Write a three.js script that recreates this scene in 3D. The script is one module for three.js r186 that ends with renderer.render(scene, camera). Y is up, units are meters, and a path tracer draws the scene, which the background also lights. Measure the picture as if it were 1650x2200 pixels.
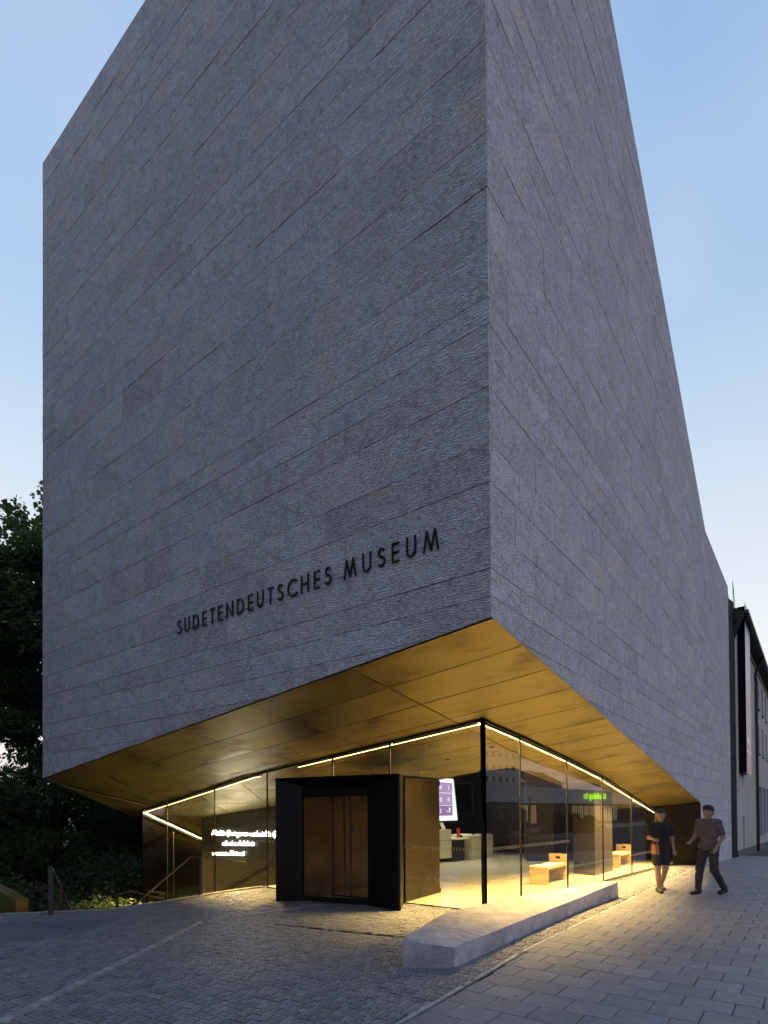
import * as THREE from 'three';
import { mergeGeometries, mergeVertices } from 'three/addons/utils/BufferGeometryUtils.js';
import { RectAreaLightUniformsLib } from 'three/addons/lights/RectAreaLightUniformsLib.js';

// ---------------------------------------------------------------- camera, sky, sun, exposure
const scene = new THREE.Scene();
const FOCAL = 1225.4, PPY = 1726.78;                       // focal length and height of the shifted lens axis, in pixels of a 1650 x 2200 frame
const FULL = PPY * 2;
const camera = new THREE.PerspectiveCamera(2 * Math.atan(PPY / FOCAL) * 180 / Math.PI, 1650 / FULL, 0.1, 2000);
camera.setViewOffset(1650, FULL, 0, 0, 1650, 2200);
camera.position.set(2.75, 1.65, 5.557);
camera.rotation.order = 'YXZ';
camera.rotation.set(0.0122506, 0.648723, -0.0072446);
camera.updateMatrixWorld(true);

const renderer = new THREE.WebGLRenderer({ antialias: true });
renderer.toneMapping = THREE.LinearToneMapping;
renderer.toneMappingExposure = 1.12;
renderer.shadowMap.enabled = true;
RectAreaLightUniformsLib.init();

// tileable noise
function lattice(n, s) { let q = s >>> 0; const a = new Float32Array(n * n); for (let i = 0; i < n * n; i++) { q = (q * 1664525 + 1013904223) >>> 0; a[i] = q / 4294967296; } return a; }
function vnoise(nx, ny, s) { const n = Math.max(nx, ny), L = lattice(n, s); return (u, v) => { const x = u * nx, y = v * ny, ix = Math.floor(x), iy = Math.floor(y), fx = x - ix, fy = y - iy, sx = fx * fx * (3 - 2 * fx), sy = fy * fy * (3 - 2 * fy); const g = (i, j) => L[(((j % ny) + ny) % ny) * n + ((i % nx) + nx) % nx]; return (g(ix, iy) * (1 - sx) + g(ix + 1, iy) * sx) * (1 - sy) + (g(ix, iy + 1) * (1 - sx) + g(ix + 1, iy + 1) * sx) * sy; }; }
function fbm(nx, ny, oct, s) { const f = []; for (let i = 0; i < oct; i++) f.push(vnoise(nx << i, ny << i, s + i * 77)); return (u, v) => { let a = 0, w = .5, t = 0; for (const g of f) { a += w * g(u, v); t += w; w *= .55; } return a / t; }; }
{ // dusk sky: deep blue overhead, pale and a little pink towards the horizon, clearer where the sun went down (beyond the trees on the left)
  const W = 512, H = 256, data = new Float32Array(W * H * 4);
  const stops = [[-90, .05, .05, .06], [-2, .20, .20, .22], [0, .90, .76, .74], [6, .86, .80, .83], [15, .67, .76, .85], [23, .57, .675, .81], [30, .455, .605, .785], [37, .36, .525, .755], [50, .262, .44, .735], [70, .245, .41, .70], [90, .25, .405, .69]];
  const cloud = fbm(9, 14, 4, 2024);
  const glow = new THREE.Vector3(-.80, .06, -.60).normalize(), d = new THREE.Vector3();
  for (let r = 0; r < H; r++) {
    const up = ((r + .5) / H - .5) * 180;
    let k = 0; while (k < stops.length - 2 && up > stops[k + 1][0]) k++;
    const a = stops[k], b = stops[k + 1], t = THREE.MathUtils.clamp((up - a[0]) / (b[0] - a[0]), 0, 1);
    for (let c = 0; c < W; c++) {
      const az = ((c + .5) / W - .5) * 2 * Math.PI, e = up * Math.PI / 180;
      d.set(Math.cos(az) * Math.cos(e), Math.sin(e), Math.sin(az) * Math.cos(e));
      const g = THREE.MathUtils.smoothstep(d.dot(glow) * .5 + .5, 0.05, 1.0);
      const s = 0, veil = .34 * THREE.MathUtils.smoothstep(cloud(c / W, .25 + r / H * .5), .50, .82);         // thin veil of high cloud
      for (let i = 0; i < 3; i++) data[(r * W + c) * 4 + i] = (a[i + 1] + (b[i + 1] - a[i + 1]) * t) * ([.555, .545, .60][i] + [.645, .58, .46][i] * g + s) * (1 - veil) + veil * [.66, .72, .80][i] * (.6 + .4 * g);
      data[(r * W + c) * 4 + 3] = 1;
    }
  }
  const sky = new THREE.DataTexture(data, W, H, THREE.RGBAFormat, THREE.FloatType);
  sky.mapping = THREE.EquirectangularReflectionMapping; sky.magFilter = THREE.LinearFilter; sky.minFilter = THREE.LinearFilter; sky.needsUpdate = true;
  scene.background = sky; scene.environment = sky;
}
const sun = new THREE.DirectionalLight(0xffd9c0, 0.08);   // the last soft light of a sun below the trees
sun.position.set(-80, 16, -60); sun.shadow.radius = 60; sun.castShadow = true;
sun.shadow.camera.left = -40; sun.shadow.camera.right = 40; sun.shadow.camera.top = 40; sun.shadow.camera.bottom = -40; sun.shadow.camera.far = 260;
scene.add(sun, sun.target);

// ---------------------------------------------------------------- helpers
let seed = 7;
const rnd = () => { seed = (seed * 1664525 + 1013904223) >>> 0; return seed / 4294967296; };
const rr = (a, b) => a + (b - a) * rnd();
const V = (x, y, z) => new THREE.Vector3(x, y, z);
const used = {};
function numbered(n) { if (!(n in used)) { used[n] = 0; return n; } used[n]++; return n + '_' + String(used[n]).padStart(3, '0'); }
function shadow(o) { o.castShadow = o.receiveShadow = true; return o; }
function mesh(name, geo, mat, parent = scene) { const m = shadow(new THREE.Mesh(geo, mat)); m.name = parent === scene ? numbered(name) : name; parent.add(m); return m; }
function thing(name, label, category, p = [0, 0, 0], group) { const o = new THREE.Group(); o.name = numbered(name); o.position.set(...p); o.userData = { label, category }; if (group) o.userData.group = group; scene.add(o); return o; }
function tag(o, label, category, group) { o.userData.label = label; o.userData.category = category; if (group) o.userData.group = group; return o; }
function struct(name, label) { const o = new THREE.Group(); o.name = numbered(name); o.userData = { kind: 'structure', label }; scene.add(o); return o; }
function sub(name, parent) { const o = new THREE.Group(); o.name = name; parent.add(o); return o; }

class B {                                                   // collects flat polygons
  constructor() { this.p = []; this.u = []; this.c = []; this.tint = null; }
  poly(pts, uvs) { for (let i = 1; i < pts.length - 1; i++) for (const k of [0, i, i + 1]) { this.p.push(pts[k].x, pts[k].y, pts[k].z); const w = uvs ? uvs[k] : [pts[k].x + pts[k].z * .73, pts[k].y + pts[k].z * .41]; this.u.push(w[0], w[1]); if (this.tint) this.c.push(...this.tint); } return this; }
  quad(a, b, c, d, uvs) { return this.poly([a, b, c, d], uvs); }
  box(x0, x1, y0, y1, z0, z1) { return this.hex([V(x0, y0, z1), V(x1, y0, z1), V(x1, y0, z0), V(x0, y0, z0)], [V(x0, y1, z1), V(x1, y1, z1), V(x1, y1, z0), V(x0, y1, z0)]); }
  hex(lo, hi) {                                             // prism between two rings of corners, counter-clockwise seen from above
    const n = lo.length; this.poly(hi, hi.map(v => [v.x, v.z])); this.poly([...lo].reverse(), [...lo].reverse().map(v => [v.x, v.z]));
    for (let i = 0; i < n; i++) { const j = (i + 1) % n, w = lo[i].distanceTo(lo[j]), o = lo[i].x + lo[i].z; this.quad(lo[i], lo[j], hi[j], hi[i], [[o, lo[i].y], [o + w, lo[j].y], [o + w, hi[j].y], [o, hi[i].y]]); }
    return this;
  }
  bar(a, b, w, h, up = V(0, 1, 0)) {                        // square bar from a to b
    const t = b.clone().sub(a).normalize(), s = new THREE.Vector3().crossVectors(t, up).normalize().multiplyScalar(w / 2), v = new THREE.Vector3().crossVectors(s, t).normalize().multiplyScalar(h / 2);
    const ring = q => [q.clone().add(s).add(v), q.clone().sub(s).add(v), q.clone().sub(s).sub(v), q.clone().add(s).sub(v)], A = ring(a), C = ring(b), L = a.distanceTo(b);
    for (let i = 0; i < 4; i++) { const j = (i + 1) % 4; this.quad(A[j], A[i], C[i], C[j], [[0, .1], [0, 0], [L, 0], [L, .1]]); }
    this.poly([...A]); this.poly([...C].reverse()); return this;
  }
  geo() {
    const g = new THREE.BufferGeometry();
    g.setAttribute('position', new THREE.Float32BufferAttribute(this.p, 3)); g.setAttribute('uv', new THREE.Float32BufferAttribute(this.u, 2));
    if (this.tint) g.setAttribute('color', new THREE.Float32BufferAttribute(this.c, 3));
    g.computeVertexNormals(); return g;
  }
  into(name, mat, parent) { return mesh(name, this.geo(), mat, parent); }
}
function clip(poly, f) {                                    // keep the side of a polygon where f(p) >= 0
  const out = [];
  for (let i = 0; i < poly.length; i++) { const a = poly[i], b = poly[(i + 1) % poly.length], fa = f(a), fb = f(b); if (fa >= 0) out.push(a); if ((fa >= 0) !== (fb >= 0)) { const t = fa / (fa - fb); out.push([a[0] + (b[0] - a[0]) * t, a[1] + (b[1] - a[1]) * t]); } }
  return out;
}
function clipConvex(poly, conv) {                           // conv: convex ring of [x, z]
  let area = 0; for (let i = 0; i < conv.length; i++) { const a = conv[i], b = conv[(i + 1) % conv.length]; area += a[0] * b[1] - a[1] * b[0]; }
  const s = Math.sign(area);
  for (let i = 0; i < conv.length && poly.length > 2; i++) { const a = conv[i], b = conv[(i + 1) % conv.length]; poly = clip(poly, p => s * ((b[0] - a[0]) * (p[1] - a[1]) - (b[1] - a[1]) * (p[0] - a[0]))); }
  return poly;
}
function inside(p, ring) { let r = false; for (let i = 0, j = ring.length - 1; i < ring.length; j = i++) { const a = ring[i], b = ring[j]; if ((a[1] > p[1]) !== (b[1] > p[1]) && p[0] < (b[0] - a[0]) * (p[1] - a[1]) / (b[1] - a[1]) + a[0]) r = !r; } return r; }
const tmpV = new THREE.Vector3();
function toPixel(p) { tmpV.copy(p).applyMatrix4(camera.matrixWorldInverse); if (tmpV.z > -.1) return null; return [825 + FOCAL * tmpV.x / -tmpV.z, PPY - FOCAL * tmpV.y / -tmpV.z, -tmpV.z]; }
camera.matrixWorldInverse.copy(camera.matrixWorld).invert();
function inFrame(p, m = 60) { const q = toPixel(p); return q && q[0] > -m && q[0] < 1650 + m && q[1] > -m && q[1] < 2200 + m ? q : null; }

function tex(size, fn, srgb = false, channels = 1) {
  const d = new Uint8Array(size * size * 4), o = [0, 0, 0];
  for (let y = 0; y < size; y++) for (let x = 0; x < size; x++) { const r = fn(x / size, y / size); const k = (y * size + x) * 4; if (channels === 1) { o[0] = o[1] = o[2] = r; } else { o[0] = r[0]; o[1] = r[1]; o[2] = r[2]; } for (let i = 0; i < 3; i++) d[k + i] = Math.max(0, Math.min(255, Math.round(o[i] * 255))); d[k + 3] = 255; }
  const t = new THREE.DataTexture(d, size, size, THREE.RGBAFormat); t.wrapS = t.wrapT = THREE.RepeatWrapping; t.magFilter = THREE.LinearFilter; t.minFilter = THREE.LinearMipmapLinearFilter; t.generateMipmaps = true; if (srgb) t.colorSpace = THREE.SRGBColorSpace; t.needsUpdate = true; return t;
}
const rep = (t, x, y = x) => { const c = t.clone(); c.repeat.set(x, y); c.needsUpdate = true; return c; };
const col = (r, g, b) => new THREE.Color().setRGB(r, g, b);
const std = (c, rough, metal = 0, extra = {}) => new THREE.MeshStandardMaterial({ color: c, roughness: rough, metalness: metal, ...extra });

// ---------------------------------------------------------------- materials
const grain = fbm(16, 16, 5, 31), fine = fbm(64, 64, 3, 91), broad = fbm(3, 3, 4, 5), broad2 = fbm(5, 5, 4, 55), streak = fbm(3, 40, 3, 77);
// combed stone: chiselled ridges about 2 cm apart, broken into short strokes; one tile is 2 m
const wob = fbm(6, 10, 3, 12), cut = fbm(44, 92, 2, 303), rough2 = fbm(14, 18, 3, 404);
const stoneNormal = (() => {                                // relief as a normal map: 1024 px over 2 m
  const n = 1024, h = new Float32Array(n * n), PX = 2 / n;
  for (let y = 0; y < n; y++) for (let x = 0; x < n; x++) {
    const u = x / n, v = y / n, w = wob(u, v), c = cut(u, v), r2 = rough2(u, v), ph = (v * 74 + (w - .5) * 3.4 + (c - .5) * 1.1) * 2 * Math.PI;
    h[y * n + x] = .0125 * Math.pow(.5 + .5 * Math.sin(ph), .8) * (.25 + .95 * c) * (.45 + .9 * r2) + .0055 * r2 + .0075 * fine(u, v);
  }
  const d = new Uint8Array(n * n * 4);
  for (let y = 0; y < n; y++) for (let x = 0; x < n; x++) {
    const gx = (h[y * n + (x + 1) % n] - h[y * n + (x + n - 1) % n]) / (2 * PX), gyy = (h[((y + 1) % n) * n + x] - h[((y + n - 1) % n) * n + x]) / (2 * PX), l = Math.hypot(gx, gyy, 1), k = (y * n + x) * 4;
    d[k] = Math.round((-gx / l * .5 + .5) * 255); d[k + 1] = Math.round((-gyy / l * .5 + .5) * 255); d[k + 2] = Math.round((1 / l * .5 + .5) * 255); d[k + 3] = 255;
  }
  const t = new THREE.DataTexture(d, n, n, THREE.RGBAFormat); t.wrapS = t.wrapT = THREE.RepeatWrapping; t.magFilter = THREE.LinearFilter; t.needsUpdate = true; return t;
})();
const speck = vnoise(256, 256, 616);
const stoneColor = tex(1024, (u, v) => {
  const b = broad2(u, v), f = fine(u, v), r = rough2(u, v), rust = Math.max(0, (b - .54) * 3.4) * (.3 + 1.2 * r);
  const l = .95 + (b - .5) * .27 + (f - .5) * .34 + (r - .5) * .18 + (speck(u, v) - .5) * .22 - rust * .10;
  return [l * (1 + rust * .07), l * (.99 - rust * .02), l * (1.0 - rust * .12)];
}, true, 3);
const M = {};
M.stone = std(col(.84, .79, .795), .96, 0, { vertexColors: true, map: rep(stoneColor, .5), normalMap: rep(stoneNormal, .5), normalScale: new THREE.Vector2(1, 1) });
M.joint = std(col(.05, .048, .047), .95);
M.letter = std(col(.015, .015, .018), .45, .4);
// brushed and stained brass sheet; one tile is 2.4 m
const smear = fbm(3, 9, 5, 808), blot = fbm(5, 7, 5, 909);
const brassColor = tex(1024, (u, v) => { const s = smear(u, v), b = blot(u, v), st = Math.max(0, b - .55) * 3.2, l = .86 + (s - .5) * .34 - st * .20; return [l, l * (.99 - .02 * st), l * (.95 - .05 * st)]; }, true, 3);
const brassRough = tex(512, (u, v) => .30 + .32 * smear(u, v) + .28 * Math.max(0, blot(u, v) - .5));
M.brass = new THREE.MeshStandardMaterial({ color: col(.42, .335, .12), metalness: .66, roughness: 1, map: rep(brassColor, 1 / 2.4), roughnessMap: rep(brassRough, 1 / 2.4) });
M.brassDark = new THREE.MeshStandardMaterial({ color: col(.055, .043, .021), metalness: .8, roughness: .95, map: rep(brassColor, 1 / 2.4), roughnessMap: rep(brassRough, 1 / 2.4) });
M.lobby = new THREE.MeshStandardMaterial({ color: col(.26, .175, .075), metalness: .25, roughness: .95, map: rep(brassColor, 1 / 2.4), roughnessMap: rep(brassRough, 1 / 2.4) });
M.steel = std(col(.003, .0028, .003), .7, 0);
M.porchSteel = std(col(.007, .0045, .007), .38, .5, { bumpMap: rep(brassRough, .5), bumpScale: .0006 });
M.glass = new THREE.MeshPhysicalMaterial({ color: col(.95, .965, .94), transmission: 1, thickness: 0, roughness: 0, ior: 1.8, side: THREE.DoubleSide });
M.doorGlass = new THREE.MeshPhysicalMaterial({ color: col(.75, .72, .70), transmission: 1, thickness: 0, roughness: 0, ior: 1.52, side: THREE.DoubleSide });
M.led = std(col(.8, .8, .8), .6, 0, { emissive: col(1, .68, .28), emissiveIntensity: 5 });
M.marker = std(col(.55, .53, .45), .7);
M.chrome = std(col(.45, .44, .43), .25, 1);
M.floor = std(col(.46, .43, .35), .34, 0, { map: rep(tex(512, (u, v) => .84 + (grain(u, v) - .5) * .26 + (fine(u, v) - .5) * .14, true), .5) });
M.hall = std(col(.035, .027, .020), .55, .25);
M.hallWall = std(col(.030, .028, .022), .42, .2);
M.wood = std(col(.62, .42, .19), .55, 0, { map: rep(tex(512, (u, v) => .85 + (streak(u, v) - .5) * .4, true), .8) });
M.cushion = std(col(.70, .58, .38), .85);
M.desk = std(col(.52, .50, .38), .5);
M.deskTop = std(col(.62, .60, .48), .35);
M.concrete = std(col(.70, .645, .66), .85, 0, { map: rep(tex(1024, (u, v) => { const p = fine(u * 1, v * 1), pit = vn(u, v) > .88 ? .16 : 0; return .86 + (broad2(u, v) - .5) * .34 + (grain(u, v) - .5) * .22 + (p - .5) * .1 - pit; }, true), .7), bumpMap: rep(tex(512, (u, v) => .5 + (grain(u, v) - .5) * .5 - (vn(u, v) > .88 ? .4 : 0)), .7), bumpScale: .003 });
function vn(u, v) { return (vn.f ??= vnoise(160, 160, 4242))(u, v); }
const slabMap = tex(1024, (u, v) => { const b = broad2(u, v), spot = vn(u * .5, v * .5) > .94 ? .16 : 0; return .84 + (b - .5) * .16 + (grain(u, v) - .5) * .12 + (fine(u, v) - .5) * .14 - spot; }, true);
M.slab = std(col(.38, .378, .415), .62, 0, { vertexColors: true, map: rep(slabMap, .45), bumpMap: rep(tex(512, (u, v) => .5 + (fine(u, v) - .5) * .8), 1.4), bumpScale: .0022 });
const settMap = tex(512, (u, v) => .72 + (grain(u, v) - .5) * .5 + (fine(u, v) - .5) * .4, true);
M.sett = std(col(.43, .435, .485), .50, 0, { map: rep(settMap, 2.2), bumpMap: rep(tex(512, (u, v) => .5 + (grain(u, v) - .5) + (fine(u, v) - .5) * .7), 2.2), bumpScale: .008 });
M.settBed = std(col(.22, .215, .22), .95, 0, { bumpMap: rep(settMap, 3), bumpScale: .006 });
M.smooth = std(col(.21, .235, .28), .6, 0, { map: rep(slabMap, .3) });
M.kerb = std(col(.46, .44, .43), .8, 0, { map: rep(slabMap, .6) });
M.drain = std(col(.74, .76, .82), .5, 0, { map: rep(settMap, 1.5) });
M.slot = std(col(.02, .02, .02), .9);
M.rail = std(col(.07, .058, .056), .45, .3);
M.ground = std(col(.06, .062, .05), .95, 0, { map: rep(settMap, .25) });
M.road = std(col(.055, .056, .060), .8, 0, { map: rep(settMap, .5) });
M.step = std(col(.22, .20, .18), .8, 0, { map: rep(slabMap, .5) });
M.cream = std(col(.78, .69, .63), .9, 0, { map: rep(tex(512, (u, v) => .88 + (broad(u, v) - .5) * .14 + (fine(u, v) - .5) * .06, true), .2) });
M.plinth = std(col(.20, .21, .22), .85, 0, { map: rep(slabMap, .5) });
M.blackFin = new THREE.MeshPhysicalMaterial({ color: col(.010, .010, .014), roughness: .8, specularIntensity: .2 });
M.roofDark = std(col(.06, .055, .05), .8);
M.gutter = std(col(.10, .10, .10), .5, .6);
M.copper = std(col(.07, .045, .035), .5, .6);
M.paneDusk = std(col(.05, .06, .08), .06, .0);
M.frameWhite = std(col(.55, .55, .56), .6);
M.bark = std(col(.035, .028, .022), .95, 0, { bumpMap: rep(settMap, 1), bumpScale: .03 });

// ---------------------------------------------------------------- the place: main measures (metres; the corner of the building stands at x = 0, z = 0)
const S1 = (x, z) => 3.716 + .1160 * x + .1387 * z;         // plane of the brass soffit
const S2 = (x, z) => 4.3168 + .170 * x + .210 * z;          // folded-down side of the soffit, left of the fold
const TOP = 16.4;
const gy = z => (z > -12 ? 0 : -.04 * (-12 - z));           // the pavement falls gently to the far right
const KERB = [[-14, 9.2], [-7.84, 1.93], [-6.76, .70], [-6.80, -.4], [-6.92, -1.24], [-7.0, -1.9], [-6.95, -2.83]];
const leftOfKerb = (x, z) => { for (let i = 0; i < KERB.length - 1; i++) { const a = KERB[i], b = KERB[i + 1]; if (z <= a[1] && z > b[1]) return x < a[0] + (b[0] - a[0]) * (z - a[1]) / (b[1] - a[1]) ? (a[0] + (b[0] - a[0]) * (z - a[1]) / (b[1] - a[1])) - x : 0; } return z <= -2.83 && x < -6.95 ? -6.95 - x : 0; };

// ---- ground
{
  const xs = [], zs = [];
  const line = (a, b, s, o) => { for (let v = a; v < b - 1e-6; v += s) o.push(v); };
  line(-300, -60, 24, xs); line(-60, -16, 4, xs); line(-16, -9, .5, xs); line(-9, -6.4, .13, xs); line(-6.4, 12, 1.2, xs); line(12, 60, 6, xs); line(60, 301, 24, xs);
  line(-300, -60, 24, zs); line(-60, -4, 2.5, zs); line(-4, 4, .3, zs); line(4, 30, 2.5, zs); line(30, 301, 22, zs);
  const h = (x, z) => { const d = leftOfKerb(x, z); if (d > .06) return Math.max(-4.2, -.25 - .45 * d) + Math.sin(x * .8 + z) * .08; return gy(Math.max(z, -60)) - .075; };
  const p = [], u = [], ix = [];
  for (const z of zs) for (const x of xs) { p.push(x, h(x, z), z); u.push(x, z); }
  for (let j = 0; j < zs.length - 1; j++) for (let i = 0; i < xs.length - 1; i++) { const a = j * xs.length + i, b = a + 1, c = a + xs.length, d = c + 1; ix.push(a, c, b, b, c, d); }
  const g = new THREE.BufferGeometry(); g.setAttribute('position', new THREE.Float32BufferAttribute(p, 3)); g.setAttribute('uv', new THREE.Float32BufferAttribute(u, 2)); g.setIndex(ix); g.computeVertexNormals();
  const m = mesh('ground', g, M.ground); m.userData = { kind: 'structure', label: 'dark ground that falls away to the left of the forecourt' };
  const r = new B(); for (const [z0, z1] of [[60, 0], [0, -12], [-12, -60], [-60, -170]]) { const y = z => gy(Math.max(z, -60)); r.quad(V(6.2, y(z0) - .05, z0), V(40, y(z0) - .05, z0), V(40, y(z1) - .05, z1), V(6.2, y(z1) - .05, z1)); }
  const ro = r.into('road', M.road); ro.userData = { kind: 'structure', label: 'asphalt street along the pavement' };
}
// a block with slightly rounded upper edges, for paving slabs and setts (top at y = 0)
function block(w, d, h, bev, wonk = 0) {
  const b = new B(), j = () => (rnd() - .5) * wonk, x = w / 2, z = d / 2;
  const lo = [V(-x + j(), -h, z + j()), V(x + j(), -h, z + j()), V(x + j(), -h, -z + j()), V(-x + j(), -h, -z + j())];
  const mid = lo.map(p => V(p.x, -bev + j() * .3, p.z)), hi = mid.map(p => V(p.x * (1 - bev / x * 1.1), j() * .35, p.z * (1 - bev / z * 1.1)));
  for (let i = 0; i < 4; i++) { const k = (i + 1) % 4; b.quad(lo[i], lo[k], mid[k], mid[i]); b.quad(mid[i], mid[k], hi[k], hi[i]); }
  b.poly(hi, hi.map(p => [p.x, p.z])); return b.geo();
}
// shifts uv so that each piece shows another bit of the texture, and tints it
function offsetUV(g, du, dv, tint) { const c = g.clone(), u = c.attributes.uv; for (let i = 0; i < u.count; i++) u.setXY(i, u.getX(i) + du, u.getY(i) + dv); if (tint) { const a = new Float32Array(u.count * 3); for (let i = 0; i < u.count; i++) a.set(tint, i * 3); c.setAttribute('color', new THREE.BufferAttribute(a, 3)); } return c; }

const BENCH = [[-.739, .657], [-.297, .333], [-.345, -1.9], [-.335, -4.0], [-.256, -5.70], [-.46, -5.55], [-.95, -2.83], [-1.19, -.95]];
const PORCH = [[-5.25, -1.55], [-2.70, -2.07], [-3.1, -2.85], [-5.1, -2.85]];
const SMOOTH = [[-7.078, 2.195], [-6.471, 1.592], [-5.988, .884], [-5.415, 1.675], [-5.36, 2.29], [-5.55, 2.80], [-6.1, 3.6], [-8.2, 3.4]];
{ // pavement of large slabs
  const pav = struct('pavement', 'grey pavement of large concrete slabs in running bond');
  const bed = new B(); for (const [z0, z1, x0] of [[8, 0, .1], [0, -12, .03], [-12, -60, .0]]) bed.quad(V(x0, gy(z0) - .030, z0), V(6, gy(z0) - .030, z0), V(6, gy(z1) - .030, z1), V(x0, gy(z1) - .030, z1)); bed.into('bed', M.joint, pav);
  const kb = new B(); kb.box(6, 6.2, -.2, .0, -12, 20); kb.into('kerb', M.kerb, pav);
  const ed = new B(), ex = z => (z > -.8 ? .06 + .045 * Math.max(0, z + .8) : .02); for (const [a, b] of [[4.6, -.8], [-.8, -12], [-12, -21]]) ed.bar(V(ex(a) - .03, gy(a) - .012, a), V(ex(b) - .03, gy(b) - .012, b), .045, .02); ed.into('edging_strip', M.drain, pav);
  const SX = .3745, SZ = .3345, geos = [0, 1, 2].map(() => block(SX - .0085, SZ - .0085, .05, .004, .004)), list = [];
  for (let j = -8; j < 78; j++) for (let i = -3; i < 14; i++) {
    const z = .595 + SZ * .5 - j * SZ, x = .69 + SX * (i - 1) + SX / 2 + (j % 2 ? SX / 2 : 0);
    const edge = z > -.8 ? .06 + .045 * Math.max(0, z + .8) : 0.02; let x0 = x - SX / 2, x1 = x + SX / 2; if (x1 < edge + .015 || z > 4.6) continue; if (x0 < edge) x0 = edge;
    const c = V((x0 + x1) / 2, gy(z) + rr(-.0015, .0015), z), q = inFrame(c, 500); if (!q) continue;
    const f = inFrame(c, 20); list.push({ c, w: (x1 - x0) / SX, size: f ? (x1 - x0) / (q[2] * q[2]) * Math.min(1, 1.65 / q[2]) : 0 });
  }
  list.sort((a, b) => b.size - a.size);
  const rest = [];
  list.forEach((s, k) => {
    const t = rr(.91, 1.08), b = rr(.97, 1.04), g = offsetUV(geos[k % 3], rnd() * 9, rnd() * 9, [t, t * .995, t * b]);
    const m = new THREE.Matrix4().compose(s.c, new THREE.Quaternion().setFromEuler(new THREE.Euler(rr(-.004, .004), rr(-.006, .006), rr(-.004, .004))), V(s.w, 1, 1));
    if (k < 300) { const o = mesh('paving_slab', g, M.slab, pav); o.applyMatrix4(m); } else rest.push(g.applyMatrix4(m));
  });
  const o = mesh('paving_slab', mergeGeometries(rest), M.slab, pav); o.userData.kind = 'stuff';
}
{ // cobbled forecourt
  const fc = struct('cobbled_forecourt', 'grey granite setts laid in wavering rows in front of the entrance');
  const bed = new B(); bed.poly([[.06, -2.83], [-6.9, -2.83], [-7.0, -1.9], [-6.9, -1.24], [-6.8, -.4], [-6.72, .7], [-7.8, 1.95], [-14.2, 9.2], [.06, 9.2]].map(([x, z]) => V(x, -.011, z))); bed.poly([V(-1.6, -.011, -2.83), V(.03, -.011, -2.83), V(.03, -.05, -13.7), V(-.72, -.05, -13.5)]); bed.into('bed', M.settBed, fc);
  const geos = []; for (let i = 0; i < 8; i++) geos.push(block(.098, .093, .05, .006, .012));
  const A = -.115, ca = Math.cos(A), sa = Math.sin(A), pitchX = .104, pitchZ = .099, spots = [];
  const drain = [[-2.415 + .2, 3.77 + .31], [-4.573, .419]];
  const dl = (x, z) => { const ax = drain[0][0], az = drain[0][1], bx = drain[1][0] - ax, bz = drain[1][1] - az, L = Math.hypot(bx, bz), t = ((x - ax) * bx + (z - az) * bz) / L, o = Math.abs((x - ax) * bz - (z - az) * bx) / L; return t > -.1 && t < L + .05 ? o : 9; };
  for (let j = -150; j < 75; j++) {
    let x0 = -11 + rnd() * .1;
    while (x0 < 3) {
      const w = pitchX * rr(.82, 1.22), wx = x0 + w / 2, wz = j * pitchZ + .018 * Math.sin(wx * 2.1 + j * .15) + rr(-.006, .006); x0 += w;
      const x = wx * ca - wz * sa, z = wx * sa + wz * ca;
      if (z < -13.45 || z > 5.2) continue;
      if (x > (z > -.8 ? .0 + .045 * Math.max(0, z + .8) : -.03)) continue;
      if (z < -2.76 && x < -1.5 + (-2.8 - z) * .0805 + .09 ) continue;
      if (leftOfKerb(x + .0, z) > -.001 && leftOfKerb(x - .14, z) > 0) continue;
      if (inside([x, z], BENCH) || inside([x, z], PORCH) || inside([x, z], SMOOTH) || dl(x, z) < .062) continue;
      const c = V(x, gy(z) + rr(-.006, .003), z), q = inFrame(c, 300); if (!q) continue;
      spots.push({ c, a: A + rr(-.06, .06), w: w / pitchX, size: inFrame(c, 0) ? 1 / (q[2] * q[2] * q[2]) : 0 });
    }
  }
  spots.sort((a, b) => b.size - a.size);
  const mat4 = s => new THREE.Matrix4().compose(s.c, new THREE.Quaternion().setFromEuler(new THREE.Euler(rr(-.05, .05), -s.a, rr(-.05, .05))), V(s.w * rr(.95, 1.0), 1, rr(.94, 1.02)));
  const rest = geos.map(() => []), tones = [.8, .9, 1, 1.1, 1.2], mats = tones.map(t => { const m = M.sett.clone(); m.color.multiplyScalar(t); m.color.r *= rr(.97, 1.05); return m; });
  spots.forEach((s, k) => { if (k < 300) { const o = mesh('paving_sett', geos[k % 8], mats[Math.floor(rnd() * 5)], fc); o.applyMatrix4(mat4(s)); } else rest[0].push(s); });
  const all = rest[0], geoAll = geos[0], inst = new THREE.InstancedMesh(geoAll, M.sett, all.length); inst.name = 'paving_sett'; shadow(inst);
  all.forEach((s, k) => { inst.setMatrixAt(k, mat4(s)); const t = rr(.78, 1.22); inst.setColorAt(k, col(t, t * rr(.97, 1.0), t * rr(.95, 1.04))); }); inst.userData.kind = 'stuff'; fc.add(inst);
  // smooth slabs let into the setts
  const sp = new B(), n1 = SMOOTH.map(([x, z]) => [x, z]), side = (p, s) => s * ((-5.496 + 6.777) * (p[1] - 1.895) - (1.733 - 1.895) * (p[0] + 6.777));
  for (const s of [1, -1]) { const q = clip(n1, p => side(p, s) - .012); sp.hex(orient(q).map(([x, z]) => V(x, -.05, z)), orient(q).map(([x, z]) => V(x, .0, z))); sp.into('smooth_slab', M.smooth, fc); sp.p = []; sp.u = []; }
}
function orient(r) { let a = 0; for (let i = 0; i < r.length; i++) { const p = r[i], q = r[(i + 1) % r.length]; a += p[0] * q[1] - p[1] * q[0]; } return a < 0 ? r : [...r].reverse(); }
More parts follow.
